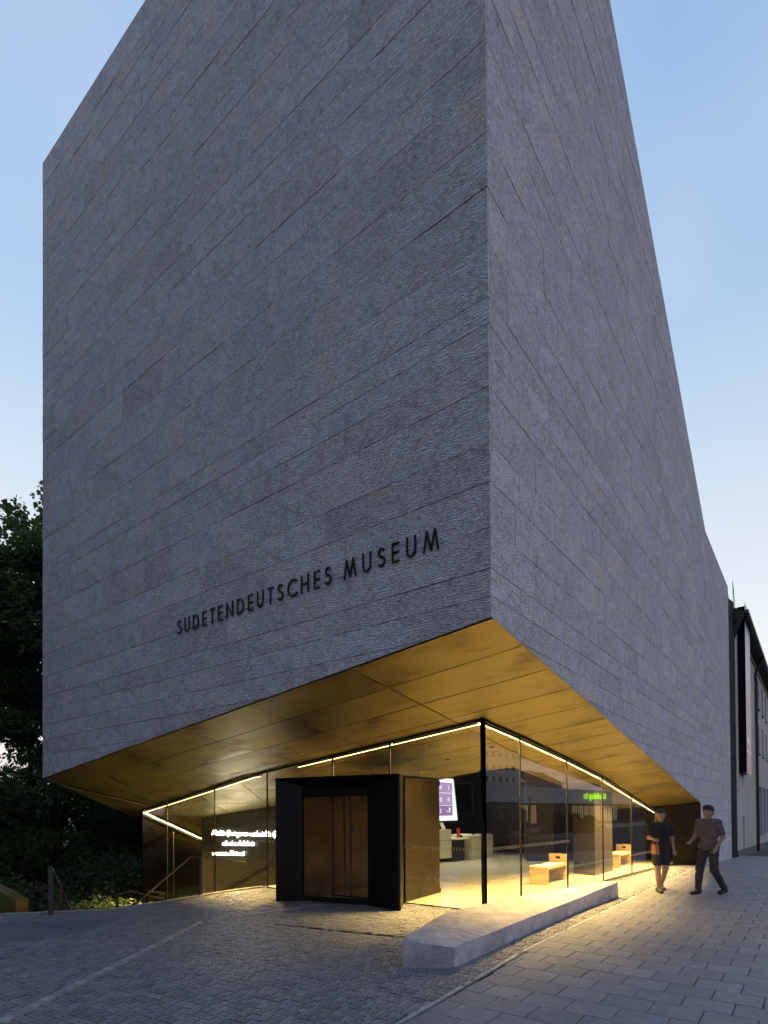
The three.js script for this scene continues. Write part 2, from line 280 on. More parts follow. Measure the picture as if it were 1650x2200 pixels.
{ // slot drain crossing the setts
  const d = thing('drain_channel', 'narrow pale slot drain running diagonally across the setts', 'drain', [0, 0, 0]);
  const a = V(-2.2, .003, 4.08), b = V(-4.573, .003, .419), L = a.distanceTo(b), t = b.clone().sub(a).normalize(), s = V(-t.z, 0, t.x), n = 9;
  for (let k = 0; k < n; k++) for (const o of [-.021, .021]) { const g = new B(); g.bar(a.clone().addScaledVector(t, L * k / n + .004).addScaledVector(s, o), a.clone().addScaledVector(t, L * (k + 1) / n - .004).addScaledVector(s, o), .028, .034); g.into('kerb_bar', M.drain, d); }
  const g = new B(); g.bar(a.clone().add(V(0, -.012, 0)), b.clone().add(V(0, -.012, 0)), .05, .02); g.into('slot', M.slot, d);
  const e = thing('stone_strip', 'faint flush stone strip running from the drain to the porch', 'paving strip'), p0 = V(-4.62, .004, .30), p1 = V(-4.27, .004, -1.85);
  for (let k = 0; k < 6; k++) { const h = new B(), q0 = p0.clone().lerp(p1, k / 6 + .002), q1 = p0.clone().lerp(p1, (k + 1) / 6 - .002); h.bar(q0, q1, .05, .012); h.into('strip_stone', M.drain, e); }
  const f = thing('expansion_joint', 'dark open joint in the setts between porch and bench', 'joint'), j = new B(); j.bar(V(-3.6, .0, -.14), V(-1.50, .0, -.556), .018, .012); j.bar(V(-3.0, .0, -.20), V(-1.60, .0, -.49), .010, .010); j.into('joint_strip', M.slot, f);
}
{ // kerb and retaining wall at the head of the steps
  const k = thing('kerb_wall', 'pale stone kerb edging the forecourt above the steps', 'kerb');
  for (let i = 0; i < KERB.length - 1; i++) {
    const a = KERB[i], b = KERB[i + 1], L = Math.hypot(b[0] - a[0], b[1] - a[1]), n = Math.max(1, Math.round(L / 1.1)), nx = (b[1] - a[1]) / L * .13, nz = -(b[0] - a[0]) / L * .13, nn = 1 / n;
    for (let j = 0; j < n; j++) { const P = t => [a[0] + (b[0] - a[0]) * t, a[1] + (b[1] - a[1]) * t], p = P(j * nn + .001), q = P((j + 1) * nn - .001), g = new B(), ring = orient([[p[0], p[1]], [q[0], q[1]], [q[0] + nx, q[1] + nz], [p[0] + nx, p[1] + nz]]); g.hex(ring.map(([x, z]) => V(x, -.6, z)), ring.map(([x, z]) => V(x, .012, z))); g.into('kerb_stone', M.kerb, k); }
  }
  const st = thing('steps', 'stone steps going down beside the glass wall', 'steps');
  for (let i = 0; i < 12; i++) { const g = new B(); g.box(-7.14 - .32 * (i + 1), -7.14 - .32 * i + .02, -.165 * (i + 1) - .3, -.165 * (i + 1), -2.78, .55); g.into('step', M.step, st); }
  for (let i = 0; i < 8; i++) { const g = new B(), o = V(-.745, 0, -.667), w = V(.667, 0, -.745), p = V(-7.42, 0, 1.44).addScaledVector(o, .06 + .34 * i), y = -.17 * (i + 1), ring = orient([p, p.clone().addScaledVector(o, .36), p.clone().addScaledVector(o, .36).addScaledVector(w, -1.9), p.clone().addScaledVector(w, -1.9)].map(v => [v.x, v.z])); g.hex(ring.map(([x, z]) => V(x, y - .3, z)), ring.map(([x, z]) => V(x, y, z))); g.into('step', M.step, st); }
}

// ---------------------------------------------------------------- the museum
const museum = thing('museum_building', 'tall grey stone clad museum with folded brass underside above the glass entrance', 'museum');
{ // stone cladding
  const rows = [-.42, .25, .66, 1.12, 1.56, 2.0, 2.53, 2.96, 3.30, 3.62, 3.95, 4.25, 4.69, 5.19, 5.62, 6.22, 6.59, 6.91, 7.2];
  while (rows[rows.length - 1] < TOP) rows.push(rows[rows.length - 1] + [.31, .36, .43, .5, .6][Math.floor(rnd() * 5)]);
  const left = sub('wall', museum), right = sub('wall', museum), slabs = [];
  // s: distance along the facade from the corner, y: height
  function facade(which, length, forced, polyClip) {
    for (let j = 0; j < rows.length - 1; j++) {
      const cuts = [0, length]; for (const [s, lo, hi] of forced) if (rows[j + 1] > lo && rows[j] < hi) cuts.push(s);
      cuts.sort((a, b) => a - b);
      const pieces = [];
      for (let c = 0; c < cuts.length - 1; c++) { let s = cuts[c]; const e = cuts[c + 1]; let first = c === 0; while (e - s > .01) { let w = rr(.75, 1.65); if (first) { w *= rr(.5, 1); first = false; } if (e - s - w < .45) w = e - s; pieces.push([s, Math.min(e, s + w)]); s += w; } }
      for (const [s0, s1] of pieces) {
        const g = .0013, gv = .0040; let p = [[s0 + g, rows[j] + gv], [s1 - g, rows[j] + gv], [s1 - g, rows[j + 1] - gv], [s0 + g, rows[j + 1] - gv]];
        p = polyClip(p, (s0 + s1) / 2); if (p.length < 3) continue;
        const proud = rr(-.003, .003), t = rnd() < .15 ? rr(.88, .95) : rr(.95, 1.05), wrm = t < .95 ? rr(1.0, 1.03) : rr(.985, 1.015), du = rnd() * 17, dv = rnd() * 17, b = new B(); b.tint = [t * wrm, t, t * rr(.985, 1.015) / wrm];
        const at = which === 'L' ? (q, d) => V(-q[0], q[1], d) : (q, d) => V(d, q[1], -q[0]);
        const F = p.map(q => at(q, proud)), K = p.map(q => at(q, -.03)), uv = p.map(q => [q[0] + du, q[1] + dv]);
        if (which === 'L') { F.reverse(); K.reverse(); uv.reverse(); }
        b.poly(F, uv); for (let i = 0; i < F.length; i++) { const k = (i + 1) % F.length; b.quad(F[i], K[i], K[k], F[k], [uv[i], [uv[i][0], uv[i][1] + .03], [uv[k][0], uv[k][1] + .03], uv[k]]); }
        const c = F.reduce((a, v) => a.add(v), V(0, 0, 0)).multiplyScalar(1 / F.length); let size = 0;
        if (inFrame(c, 40)) { const q = F.map(toPixel); if (q.every(Boolean)) for (let i = 0; i < q.length; i++) { const k = (i + 1) % q.length; size += q[i][0] * q[k][1] - q[i][1] * q[k][0]; } }
        slabs.push({ g: b.geo(), size: Math.abs(size), parent: which === 'L' ? left : right, which });
      }
    }
  }
  facade('L', 11.056, [], p => { p = clip(p, q => q[1] - (3.716 - .116 * q[0]) - .004); return clip(p, q => TOP - q[1]); });
  facade('R', 21.3, [[13.71, -1, 1.9], [15.41, 10, TOP], [4.3, 15.9, TOP + 1]], (p, m) => {
    p = m < 13.71 ? clip(p, q => q[1] - (3.716 - .1387 * q[0]) - .004) : clip(p, q => q[1] - gy(-q[0]) + .05);
    p = clip(p, q => (m < 4.3 ? TOP : m < 15.41 ? TOP - .5194 * (q[0] - 4.3) : 10.63) - q[1]); return p;
  });
  slabs.sort((a, b) => b.size - a.size);
  const rest = { L: [], R: [] };
  slabs.forEach((s, k) => { if (k < 300) mesh('stone_slab', s.g, M.stone, s.parent); else rest[s.which].push(s.g); });
  for (const w of ['L', 'R']) { const o = mesh('stone_slab', mergeGeometries(rest[w]), M.stone, w === 'L' ? left : right); o.userData.kind = 'stuff'; }
  // what the slabs hang on, and the closed volume behind
  const b = new B(), c = new B();
  const Lp = [[0, 3.716], [11.056, 2.433], [11.056, TOP], [0, TOP]], Rp = [[[0, 3.716], [13.71, 1.815], [13.71, 10.6], [0, TOP]], [[13.71, -.5], [21.3, -.5], [21.3, 10.6], [13.71, 10.6]]];
  b.poly(Lp.map(([s, y]) => V(-s, y, -.031))); for (const r of Rp) b.poly(r.map(([s, y]) => V(-.031, y, -s)));
  b.into('backing', M.joint, museum);
  const W0 = V(-11.056, 0, -.02), W1 = V(-14.6, 0, -6.56), W2 = V(-14.6, 0, -21.3), up = (v, y) => V(v.x, y, v.z);
  c.quad(up(W0, 2.433), up(W1, S2(-14.6, -6.56)), up(W1, TOP), up(W0, TOP)); c.quad(up(W1, -3), up(W2, -3), up(W2, TOP), up(W1, TOP)); c.quad(up(W2, -3), V(-.02, -3, -21.3), V(-.02, 10.63, -21.3), up(W2, 10.63));
  c.poly([V(0, TOP, 0), V(0, TOP, -4.3), V(-14.6, TOP, -4.3), V(-14.6, TOP, -6), V(-11.056, TOP, 0)].filter((v, i) => i !== 3)); c.quad(V(0, TOP, -4.3), V(0, 10.63, -15.41), V(-14.6, 10.63, -15.41), V(-14.6, TOP, -4.3)); c.quad(V(0, 10.63, -15.41), V(0, 10.63, -21.3), V(-14.6, 10.63, -21.3), V(-14.6, 10.63, -15.41));
  c.into('rear_wall', M.joint, museum);
  // brass return at the far end of the opening: two sheets with a joint
  const J = new B(); const j0 = V(-.705, 0, -13.464), j1 = V(-.004, 0, -13.70), JH = .86;
  for (const [y0, y1, mt] of [[-.08, JH - .004, M.brassDark], [JH + .004, null, M.brassDark]]) { const g = new B(), top = v => y1 ?? S1(v.x, v.z) - .01; g.quad(up(j0, y0), up(j1, y0), up(j1, top(j1)), up(j0, top(j0)), [[0, y0], [.75, y0], [.75, 2], [0, 2]]); g.quad(up(j0, y0), up(j0, top(j0)), V(-.705, top(j0), -13.9), V(-.705, y0, -13.9)); g.into('return_panel', mt, museum); }
}
{ // the brass underside, sheet by sheet with open joints
  const soffit = sub('soffit', museum), plane = (f, off) => ([x, z]) => V(x, f(x, z) + off, z);
  const regA = [[0, 0], [-11.05, 0], [-2.84, -6.08], [0, -6.08]], regB = [[0, -6.08], [-2.52, -6.08], [-2.2, -13.46], [-.705, -13.464], [0, -13.7]];
  function sheet(cell, region, f) {
    const p = clipConvex(cell, region); if (p.length < 3) return;
    let ar = 0; for (let i = 0; i < p.length; i++) { const a = p[i], b = p[(i + 1) % p.length]; ar += a[0] * b[1] - a[1] * b[0]; } if (Math.abs(ar) < .02) return;
    const lo = orient(p).map(plane(f, rr(-.0008, .0008))), hi = lo.map(v => V(v.x, v.y + .02, v.z)), b = new B(), du = rnd() * 7, dv = rnd() * 7;
    const ring = [...lo].reverse(); b.poly(ring, ring.map(v => [v.x + du, v.z + dv])); for (let i = 0; i < lo.length; i++) { const k = (i + 1) % lo.length; b.quad(lo[i], lo[k], hi[k], hi[i]); }
    b.into('soffit_panel', M.brass, soffit);
  }
  const gx = [.01, -2.0, -4.03, -5.82, -7.55, -9.35, -11.2], g = .0105;
  const gz = []; for (let k = 0; k < 18; k++) gz.push(-.83 * k); gz[0] = .01;
  for (let k = 0; k < 17; k++) for (let i = 0; i < 6; i++) { const cell = [[gx[i] - g, gz[k] - g], [gx[i + 1] + g, gz[k] - g], [gx[i + 1] + g, gz[k + 1] + g], [gx[i] - g, gz[k + 1] + g]]; if (gz[k] > -6.08) sheet(cell, regA, S1); if (gz[k + 1] < -6.08) sheet(gz[k] > -6.08 ? cell : [[0.01, gz[k] - g], [-2.6, gz[k] - g], [-2.6, gz[k + 1] + g], [0.01, gz[k + 1] + g]], i === 0 || gz[k] > -6.08 ? regB : [[9, 9], [9.1, 9], [9, 9.1]], S1); }
  // the folded side
  const fd = [.8044, -.594], ld = [-.4763, -.8793], Q = [-11.056, 0], at = (a, b) => [Q[0] + fd[0] * a + ld[0] * b, Q[1] + fd[1] * a + ld[1] * b];
  const ra = [[-11.056, 0], [-2.85, -6.085], [-11.35, -4.35]], rb = [[-11.056, 0], [-11.35, -4.35], [-11.35, -6.5], [-14.58, -6.5]];
  for (let a = 0; a < 8; a++) for (let b = 0; b < 7; b++) { const A0 = a * 1.397 + .0105, A1 = (a + 1) * 1.397 - .0105, B0 = b * 1.15 + .0105, B1 = (b + 1) * 1.15 - .0105, cell = [at(A0, B0), at(A1, B0), at(A1, B1), at(A0, B1)]; sheet(cell, ra, S2); sheet(cell, rb, S2); }
  for (let b = 0; b < 7; b++) { const cell = [at(-1.4, b * 1.15 + .0105), at(-.004, b * 1.15 + .0105), at(-.004, (b + 1) * 1.15 - .0105), at(-1.4, (b + 1) * 1.15 - .0105)]; sheet(cell, rb, S2); }
  const bk = new B(); bk.poly(regA.map(plane(S1, .05))); bk.poly(regB.map(plane(S1, .05))); bk.poly(ra.map(plane(S2, .05))); bk.poly(rb.map(plane(S2, .05)));
  const rim = [[0, 0], [-11.056, 0]]; bk.quad(V(0, 3.70, -.012), V(-11.05, 2.42, -.012), V(-11.05, 2.6, -.012), V(0, 3.9, -.012)); bk.into('soffit_backing', M.joint, soffit);
  for (const [x, z] of [[-3.3, -4.6], [-5.2, -4.5], [-2.2, -4.4]]) { const f = x < -2 && z < (x + 11.056) * -.7385 ? S2 : S1, m = mesh('downlight', new THREE.CylinderGeometry(.045, .045, .012, 14), M.blackFin, soffit); m.position.set(x, f(x, z) - .004, z); }
}
// ---- glazing
const LEDS = [];
{
  const glz = sub('glazing', museum);
  const GC = V(-1.563, 0, -2.81);
  const R = [GC, V(-1.452, 0, -4.005), V(-1.316, 0, -6.0), V(-1.183, 0, -7.984), V(-1.047, 0, -9.968), V(-.905, 0, -12.03), V(-.705, 0, -13.464)];
  const L = [GC, V(-3.451, 0, -2.81), V(-4.857, 0, -2.81), V(-6.784, 0, -2.81), V(-8.644, 0, -2.81), V(-10.64, 0, -2.81), V(-11.85, 0, -2.81)];
  const S = [V(-11.85, 0, -2.81), V(-12.62, 0, -4.26), V(-13.49, 0, -5.9)];
  const fold = z => -11.056 + (-z) * 1.354, hTop = v => (v.x < fold(v.z) ? S2(v.x, v.z) : S1(v.x, v.z)) - .004;
  const bottom = v => v.x < -6.95 ? Math.max(-1.9, -.05 - (-6.95 - v.x) * .9) : gy(v.z) - .04;
  function wall(pts, name, wide) {
    for (let i = 0; i < pts.length - 1; i++) {
      const a = pts[i], b = pts[i + 1], n = Math.abs(a.z - b.z) < .01 && a.x > fold(a.z) && b.x < fold(b.z) ? 2 : 1, mids = n === 2 ? [a, V(fold(a.z), 0, a.z), b] : [a, b];
      for (let k = 0; k < mids.length - 1; k++) { const p = mids[k], q = mids[k + 1], g = new B(); g.quad(V(p.x, bottom(p), p.z), V(q.x, bottom(q), q.z), V(q.x, hTop(q) - .035, q.z), V(p.x, hTop(p) - .035, p.z)); g.into('glass_pane', M.glass, glz); }
      const m = new B(), post = v => m.bar(V(v.x, bottom(v) - .05, v.z), V(v.x, hTop(v), v.z), wide && i === 0 ? .066 : .026, wide && i === 0 ? .066 : .026, V(1, 0, 0)); post(a); if (i === pts.length - 2) post(b); m.into('mullion', M.steel, glz);
      const h = new B(); for (let k = 0; k < mids.length - 1; k++) { const p = mids[k], q = mids[k + 1]; h.bar(V(p.x, hTop(p) - .02, p.z), V(q.x, hTop(q) - .02, q.z), .03, .034); } h.into('frame_rail', M.steel, glz); const h2 = new B(); for (let k = 0; k < mids.length - 1; k++) { const p = mids[k], q = mids[k + 1]; h2.bar(V(p.x, bottom(p) + .035, p.z), V(q.x, bottom(q) + .035, q.z), .03, .03); } h2.into('frame_rail', M.steel, glz);
    }
  }
  wall(R, 'right', true); wall(L, 'left', true); M.tinted = new THREE.MeshPhysicalMaterial({ color: col(.016, .013, .006), transmission: .92, thickness: 0, roughness: .05, ior: 1.5, side: THREE.DoubleSide }); const clear = M.glass; M.glass = M.tinted; wall(S, 'side', false); M.glass = clear;
  // rows of small printed warning marks on the glass
  const marks = new B(); const row = (a, b, y, pitch) => { const d = b.clone().sub(a), n = Math.floor(d.length() / pitch), t = d.clone().normalize(), nn = V(-t.z, 0, t.x).multiplyScalar(.004); if (nn.z < 0 && Math.abs(t.x) > .5) nn.negate(); for (let i = 0; i < n; i++) { const c = a.clone().addScaledVector(d, (i + .5) / n).add(nn), e = t.clone().multiplyScalar(.0075); marks.quad(V(c.x - e.x, y - .028, c.z - e.z), V(c.x + e.x, y - .028, c.z + e.z), V(c.x + e.x, y + .028, c.z + e.z), V(c.x - e.x, y + .028, c.z - e.z)); } };
  row(V(-3.4, 0, -2.81), GC, 1.0, .058); row(GC, V(-1.30, 0, -6.1), 1.0, .055); row(V(-3.1, 0, -2.81), GC, .46, .058); row(GC, V(-.93, 0, -11.6), .46, .055); row(V(-8.0, 0, -2.81), V(-6.0, 0, -2.81), 1.0, .058); row(V(-11.6, 0, -2.81), V(-10.7, 0, -2.81), -.45, .06);
  const mk = marks.into('warning_marks', M.marker, glz); mk.userData.kind = 'stuff';
  // light strips along the head of the glass
  const strip = (a, b, inward) => { const q = v => V(v.x + inward.x, hTop(v) - .066, v.z + inward.z), A = q(a), C = q(b), g = new B(), n = V(A.z - C.z, 0, C.x - A.x).normalize().multiplyScalar(.021); { const o = inward.dot(n) > 0 ? -1.3 : 1.3; g.bar(A.clone().addScaledVector(n, o), C.clone().addScaledVector(n, o), .006, .013); } g.into('led_strip', M.led, glz); LEDS.push([V(A.x, A.y + .046, A.z), V(C.x, C.y + .046, C.z)]);
    const k = new B(); k.bar(V(A.x, A.y + .052, A.z), V(C.x, C.y + .052, C.z), .052, .010); for (const s of [-1, 1]) k.bar(A.clone().addScaledVector(n, s * 1.15).add(V(0, .027, 0)), C.clone().addScaledVector(n, s * 1.15).add(V(0, .027, 0)), .005, .042); { const d = C.clone().sub(A), nb = Math.floor(d.length() / .05), m = n.clone().multiplyScalar(1.1); for (let i = 0; i <= nb; i++) { const c = A.clone().addScaledVector(d, (i + .02) / (nb + .04)).add(V(0, .022, 0)); k.bar(c.clone().sub(m), c.clone().add(m), .003, .036); } } k.into('led_channel', M.steel, glz); };
  const inR = V(-.10, 0, -.008), inL = V(0, 0, -.10), P = (a, b, t) => a.clone().lerp(b, t);
  for (let i = 0; i < 5; i++) strip(P(R[i], R[i + 1], .01), P(R[i], R[i + 1], .99), inR); strip(P(R[5], R[6], .01), P(R[5], R[6], .5), inR);
  strip(P(L[0], L[1], .01), P(L[0], L[1], .99), inL); strip(P(L[1], L[2], .01), P(L[1], L[2], .99), inL); strip(L[2], V(-5.9, 0, -2.81), inL); const f0 = V(fold(-2.81), 0, -2.81); strip(V(-7.08, 0, -2.81), f0.clone().add(V(.01, 0, 0)), inL); strip(f0.clone().add(V(-.01, 0, 0)), L[4], inL); strip(L[4], L[5], inL); strip(L[5], L[6], inL); strip(S[0], S[1], V(.09, 0, -.045)); strip(S[1], S[2], V(.09, 0, -.045));
}
function stripLight(a, b, w, colour, I) {
  const x = b.clone().sub(a), len = x.length(); x.normalize(); const z = V(0, 1, 0).addScaledVector(x, -x.y).normalize(), y = new THREE.Vector3().crossVectors(z, x);
  const l = new THREE.RectAreaLight(colour, I, len, w), p = a.clone().lerp(b, .5).addScaledVector(z, -.014);
  l.matrixAutoUpdate = true; l.position.copy(p); l.quaternion.setFromRotationMatrix(new THREE.Matrix4().makeBasis(x, y, z)); l.name = 'led_light'; scene.add(l); return l;
}
const LEDC = col(1, .66, .21);
for (const [a, b] of LEDS) stripLight(a, b, .026, LEDC, 3250);

// ---- hall behind the glass
{
  const hall = sub('hall', museum);
  const f = new B(); f.hex(orient([[-1.58, -2.83], [-6.95, -2.83], [-6.95, -4.2], [-8.3, -5.2], [-8.3, -15], [-.62, -15], [-.73, -13.5]]).map(([x, z]) => V(x, -.3, z)), orient([[-1.58, -2.83], [-6.95, -2.83], [-6.95, -4.2], [-8.3, -5.2], [-8.3, -15], [-.62, -15], [-.73, -13.5]]).map(([x, z]) => V(x, .004, z))); f.into('floor', M.floor, hall);
  const w = new B(); // dark wall carrying the light writing, its return, the back and end walls and the dark ceiling of the deep hall
  const n0 = V(-11.35, 0, -4.352), n1 = V(-5.6, 0, -5.576); w.hex([V(n0.x, -3, n0.z), V(n1.x, -3, n1.z), V(n1.x, -3, n1.z - .25), V(n0.x - .05, -3, n0.z - .25)], [V(n0.x, S2(n0.x, n0.z) - .02, n0.z), V(n1.x, S2(n1.x, n1.z) - .02, n1.z), V(n1.x, S2(n1.x, n1.z - .25) + .04, n1.z - .25), V(n0.x - .05, S2(n0.x, n0.z - .25) + .04, n0.z - .25)]); w.into('dark_wall', M.hallWall, hall);
  const h = new B(); h.box(-8.5, -8.3, -.3, 5.4, -15, -5.2); h.box(-8.3, -.75, -.3, 5.4, -15.2, -15); h.box(-8.5, -.75, 5.4, 5.6, -15.2, -5.9); h.box(-14.6, -8.5, -3, 3.2, -7.0, -6.7);
  h.quad(V(-2.53, S1(-2.53, -6.09), -6.09), V(-2.2, S1(-2.2, -13.46), -13.46), V(-2.2, 5.5, -13.46), V(-2.53, 5.5, -6.09)); h.quad(V(-2.53, S1(-2.53, -6.09), -6.09), V(-2.53, 5.5, -6.09), V(-8.4, 5.5, -5.2), V(-8.4, S2(-8.4, -5.0), -5.0)); h.quad(V(-.72, -.2, -13.55), V(-.72, 3, -13.55), V(-.72, 3, -15.1), V(-.72, -.2, -15.1)); h.quad(V(-2.2, S1(-2.2, -13.46), -13.46), V(-.7, S1(-.7, -13.46), -13.46), V(-.7, 5.5, -15), V(-2.2, 5.5, -15)); h.into('hall_wall', M.hall, hall);
  const c1 = new B(), r1 = orient([[-2.24, -9.06], [-1.63, -8.85], [-1.60, -10.26], [-2.15, -10.5]]); c1.hex(r1.map(([x, z]) => V(x, 0, z)), r1.map(([x, z]) => V(x, S1(x, z) + .1, z))); c1.into('pillar', M.hall, hall);
  const c2 = new B(), r2 = orient([[-4.66, -11.77], [-3.95, -12.22], [-4.4, -13.2], [-5.2, -12.8]]); c2.hex(r2.map(([x, z]) => V(x, 0, z)), r2.map(([x, z]) => V(x, 5.4, z))); c2.into('pillar', M.hall, hall);
  for (const [x, z] of [[-4.6, -8.4], [-6.4, -8.4], [-4.6, -11], [-6.4, -11.2]]) { const p = new B(); p.box(x - .5, x + .5, 5.34, 5.38, z - .25, z + .25); p.into('ceiling_lamp', std(col(.8, .8, .8), .6, 0, { emissive: col(1, .90, .58), emissiveIntensity: 3 }), hall); const l = new THREE.SpotLight(col(1, .90, .58), 55, 0, .62, .5); l.position.set(x, 5.32, z); l.target.position.set(x, 0, z); l.castShadow = true; l.shadow.radius = 8; l.name = 'hall_light'; scene.add(l, l.target); }
  const rl = new B(); rl.bar(V(-10.54, -.452, -4.44), V(-8.84, .383, -4.80), .03, .03); rl.into('wall_rail', M.chrome, hall);
}
// ---- the light writing on the dark wall
{
  const sg = thing('light_writing', 'glowing white handwriting in three lines on the dark wall behind the glass', 'light sign');
  const o = V(-11.35, 0, -4.352), dx = V(.97805, 0, -.20837), nz = V(.20837, 0, .97805);
  // single-stroke script: strokes on a grid where x-height is 1
  const F = { a: [[[.62, .9], [.3, 1], [.04, .5], [.2, .02], [.5, .3], [.66, .95], [.62, .3], [.85, .02]]], b: [[[0, 0], [.35, 1.2], [.4, 1.75], [.25, 1.6], [.15, .2], [.4, 0], [.6, .5], [.4, .85], [.75, .8]]], c: [[[.55, .85], [.3, 1], [.05, .45], [.25, 0], [.65, .2]]], d: [[[.55, .9], [.28, 1], [.03, .5], [.2, 0], [.5, .3], [.8, 1.8], [.62, .3], [.85, .02]]], e: [[[.05, .45], [.4, .6], [.45, .95], [.2, .95], [.05, .4], [.25, 0], [.65, .25]]], g: [[[.6, .9], [.3, 1], [.05, .5], [.22, .05], [.52, .35], [.62, .9], [.45, -.6], [.15, -.75], [.05, -.4], [.8, .2]]], h: [[[0, 0], [.4, 1.3], [.42, 1.8], [.25, 1.6], [.1, 0]], [[.12, .4], [.4, .95], [.52, .7], [.5, .15], [.75, .05]]], i: [[[.05, .3], [.25, .95], [.2, .15], [.5, .1]], [[.28, 1.35], [.31, 1.4]]], l: [[[0, .1], [.4, 1.3], [.38, 1.8], [.2, 1.4], [.12, .2], [.5, .1]]], m: [[[0, 0], [.15, .95], [.12, 0]], [[.14, .5], [.38, .95], [.45, .6], [.4, 0]], [[.42, .5], [.7, .95], [.76, .5], [.72, .1], [1.0, .1]]], n: [[[0, 0], [.15, .95], [.12, 0]], [[.14, .5], [.42, .95], [.5, .6], [.46, .1], [.75, .1]]], r: [[[0, .1], [.18, 1.0], [.3, .8], [.5, .85], [.42, .2], [.65, .05]]], s: [[[.5, .9], [.25, .95], [.2, .65], [.45, .35], [.3, 0], [.02, .1]], [[.35, .02], [.6, .15]]], t: [[[.3, 1.55], [.12, .2], [.3, 0], [.55, .2]], [[.02, 1.0], [.5, 1.05]]], u: [[[.05, .95], [.08, .2], [.3, .05], [.55, .9], [.55, .2], [.8, .05]]], N: [[[0, 0], [.3, 1.8], [.6, .05], [1.0, 1.85]]], G: [[[.95, 1.5], [.6, 1.8], [.1, 1.0], [.25, .1], [.7, .2], [.85, .8], [.5, .8]], [[.85, .8], [.7, -.6]]], E: [[[.8, 1.65], [.4, 1.75], [.3, 1.2], [.6, 1.0], [.15, .7], [.2, .1], [.8, .25]]], H: [[[.1, 0], [.35, 1.8]], [[.7, 0], [.95, 1.8]], [[.1, .9], [1.0, 1.0]]] };
  const wd = { i: .5, l: .5, t: .55, m: 1.02, N: 1.15, G: 1.05, E: .9, H: 1.1, s: .62, r: .62, c: .62, e: .62 };
  const neon = std(col(.9, .9, .9), .6, 0, { emissive: col(1, .97, .86), emissiveIntensity: 11 });
  const write = (text, s0, s1, y0, y1, xh, name) => {
    let total = 0; for (const ch of text) total += ch === ' ' ? .5 : (wd[ch] ?? .78);
    const k = (s1 - s0) / total; let x = 0;
    const geos = [];
    for (const ch of text) {
      for (const st of F[ch] ?? []) {
        const pts = st.map(([px, py]) => { const s = s0 + (x + px + .18 * py) * k, y = y0 + (y1 - y0) * (s - s0) / (s1 - s0) + py * xh; return o.clone().addScaledVector(dx, s).addScaledVector(nz, .05).setY(y); });
        geos.push(new THREE.TubeGeometry(new THREE.CatmullRomCurve3(pts), Math.max(4, pts.length * 3), .0075, 5));
      }
      x += ch === ' ' ? .5 : (wd[ch] ?? .78);
    }
    mesh('light_tube', mergeGeometries(geos), neon, sg);
  };
  write('Nichts Geringeres und nichts G', .42, 2.62, 1.0, .985, .077); write('als das Erlebnis', .79, 1.90, .71, .725, .075); write('unserer Heimat', .43, 1.55, .43, .445, .075);
  const pl = new B(), c0 = o.clone().addScaledVector(dx, .87).addScaledVector(nz, .004), c1 = o.clone().addScaledVector(dx, 1.82).addScaledVector(nz, .004); 
  { const cv = document.createElement('canvas'); cv.width = 1024; cv.height = 48; const x = cv.getContext('2d'); x.fillStyle = '#0f0e0c'; x.fillRect(0, 0, 1024, 48); x.fillStyle = '#b9b39c'; x.font = '34px sans-serif'; x.textAlign = 'center'; x.fillText('vor dem Deutschen Bundestag 1967', 512, 36); const t = new THREE.CanvasTexture(cv); t.colorSpace = THREE.SRGBColorSpace; pl.quad(c0.clone().setY(.255), c1.clone().setY(.25), c1.clone().setY(.30), c0.clone().setY(.305), [[0, 0], [1, 0], [1, 1], [0, 1]]); pl.into('caption', std(col(1, 1, 1), .7, 0, { map: t }), sg); }
  for (const [s, y, w, h, I] of [[1.5, 1.08, 2.1, .16, 10], [1.35, .78, 1.05, .13, 10], [1.0, .50, 1.1, .13, 10]]) { const l = new THREE.RectAreaLight(col(1, .97, .86), I, w, h); l.position.copy(o).addScaledVector(dx, s).addScaledVector(nz, .075).setY(y); l.lookAt(l.position.clone().sub(nz)); const q = new THREE.Matrix4().makeBasis(dx.clone().negate(), V(0, 1, 0), nz.clone().negate()); l.quaternion.setFromRotationMatrix(q); l.name = 'writing_light'; scene.add(l); }
}

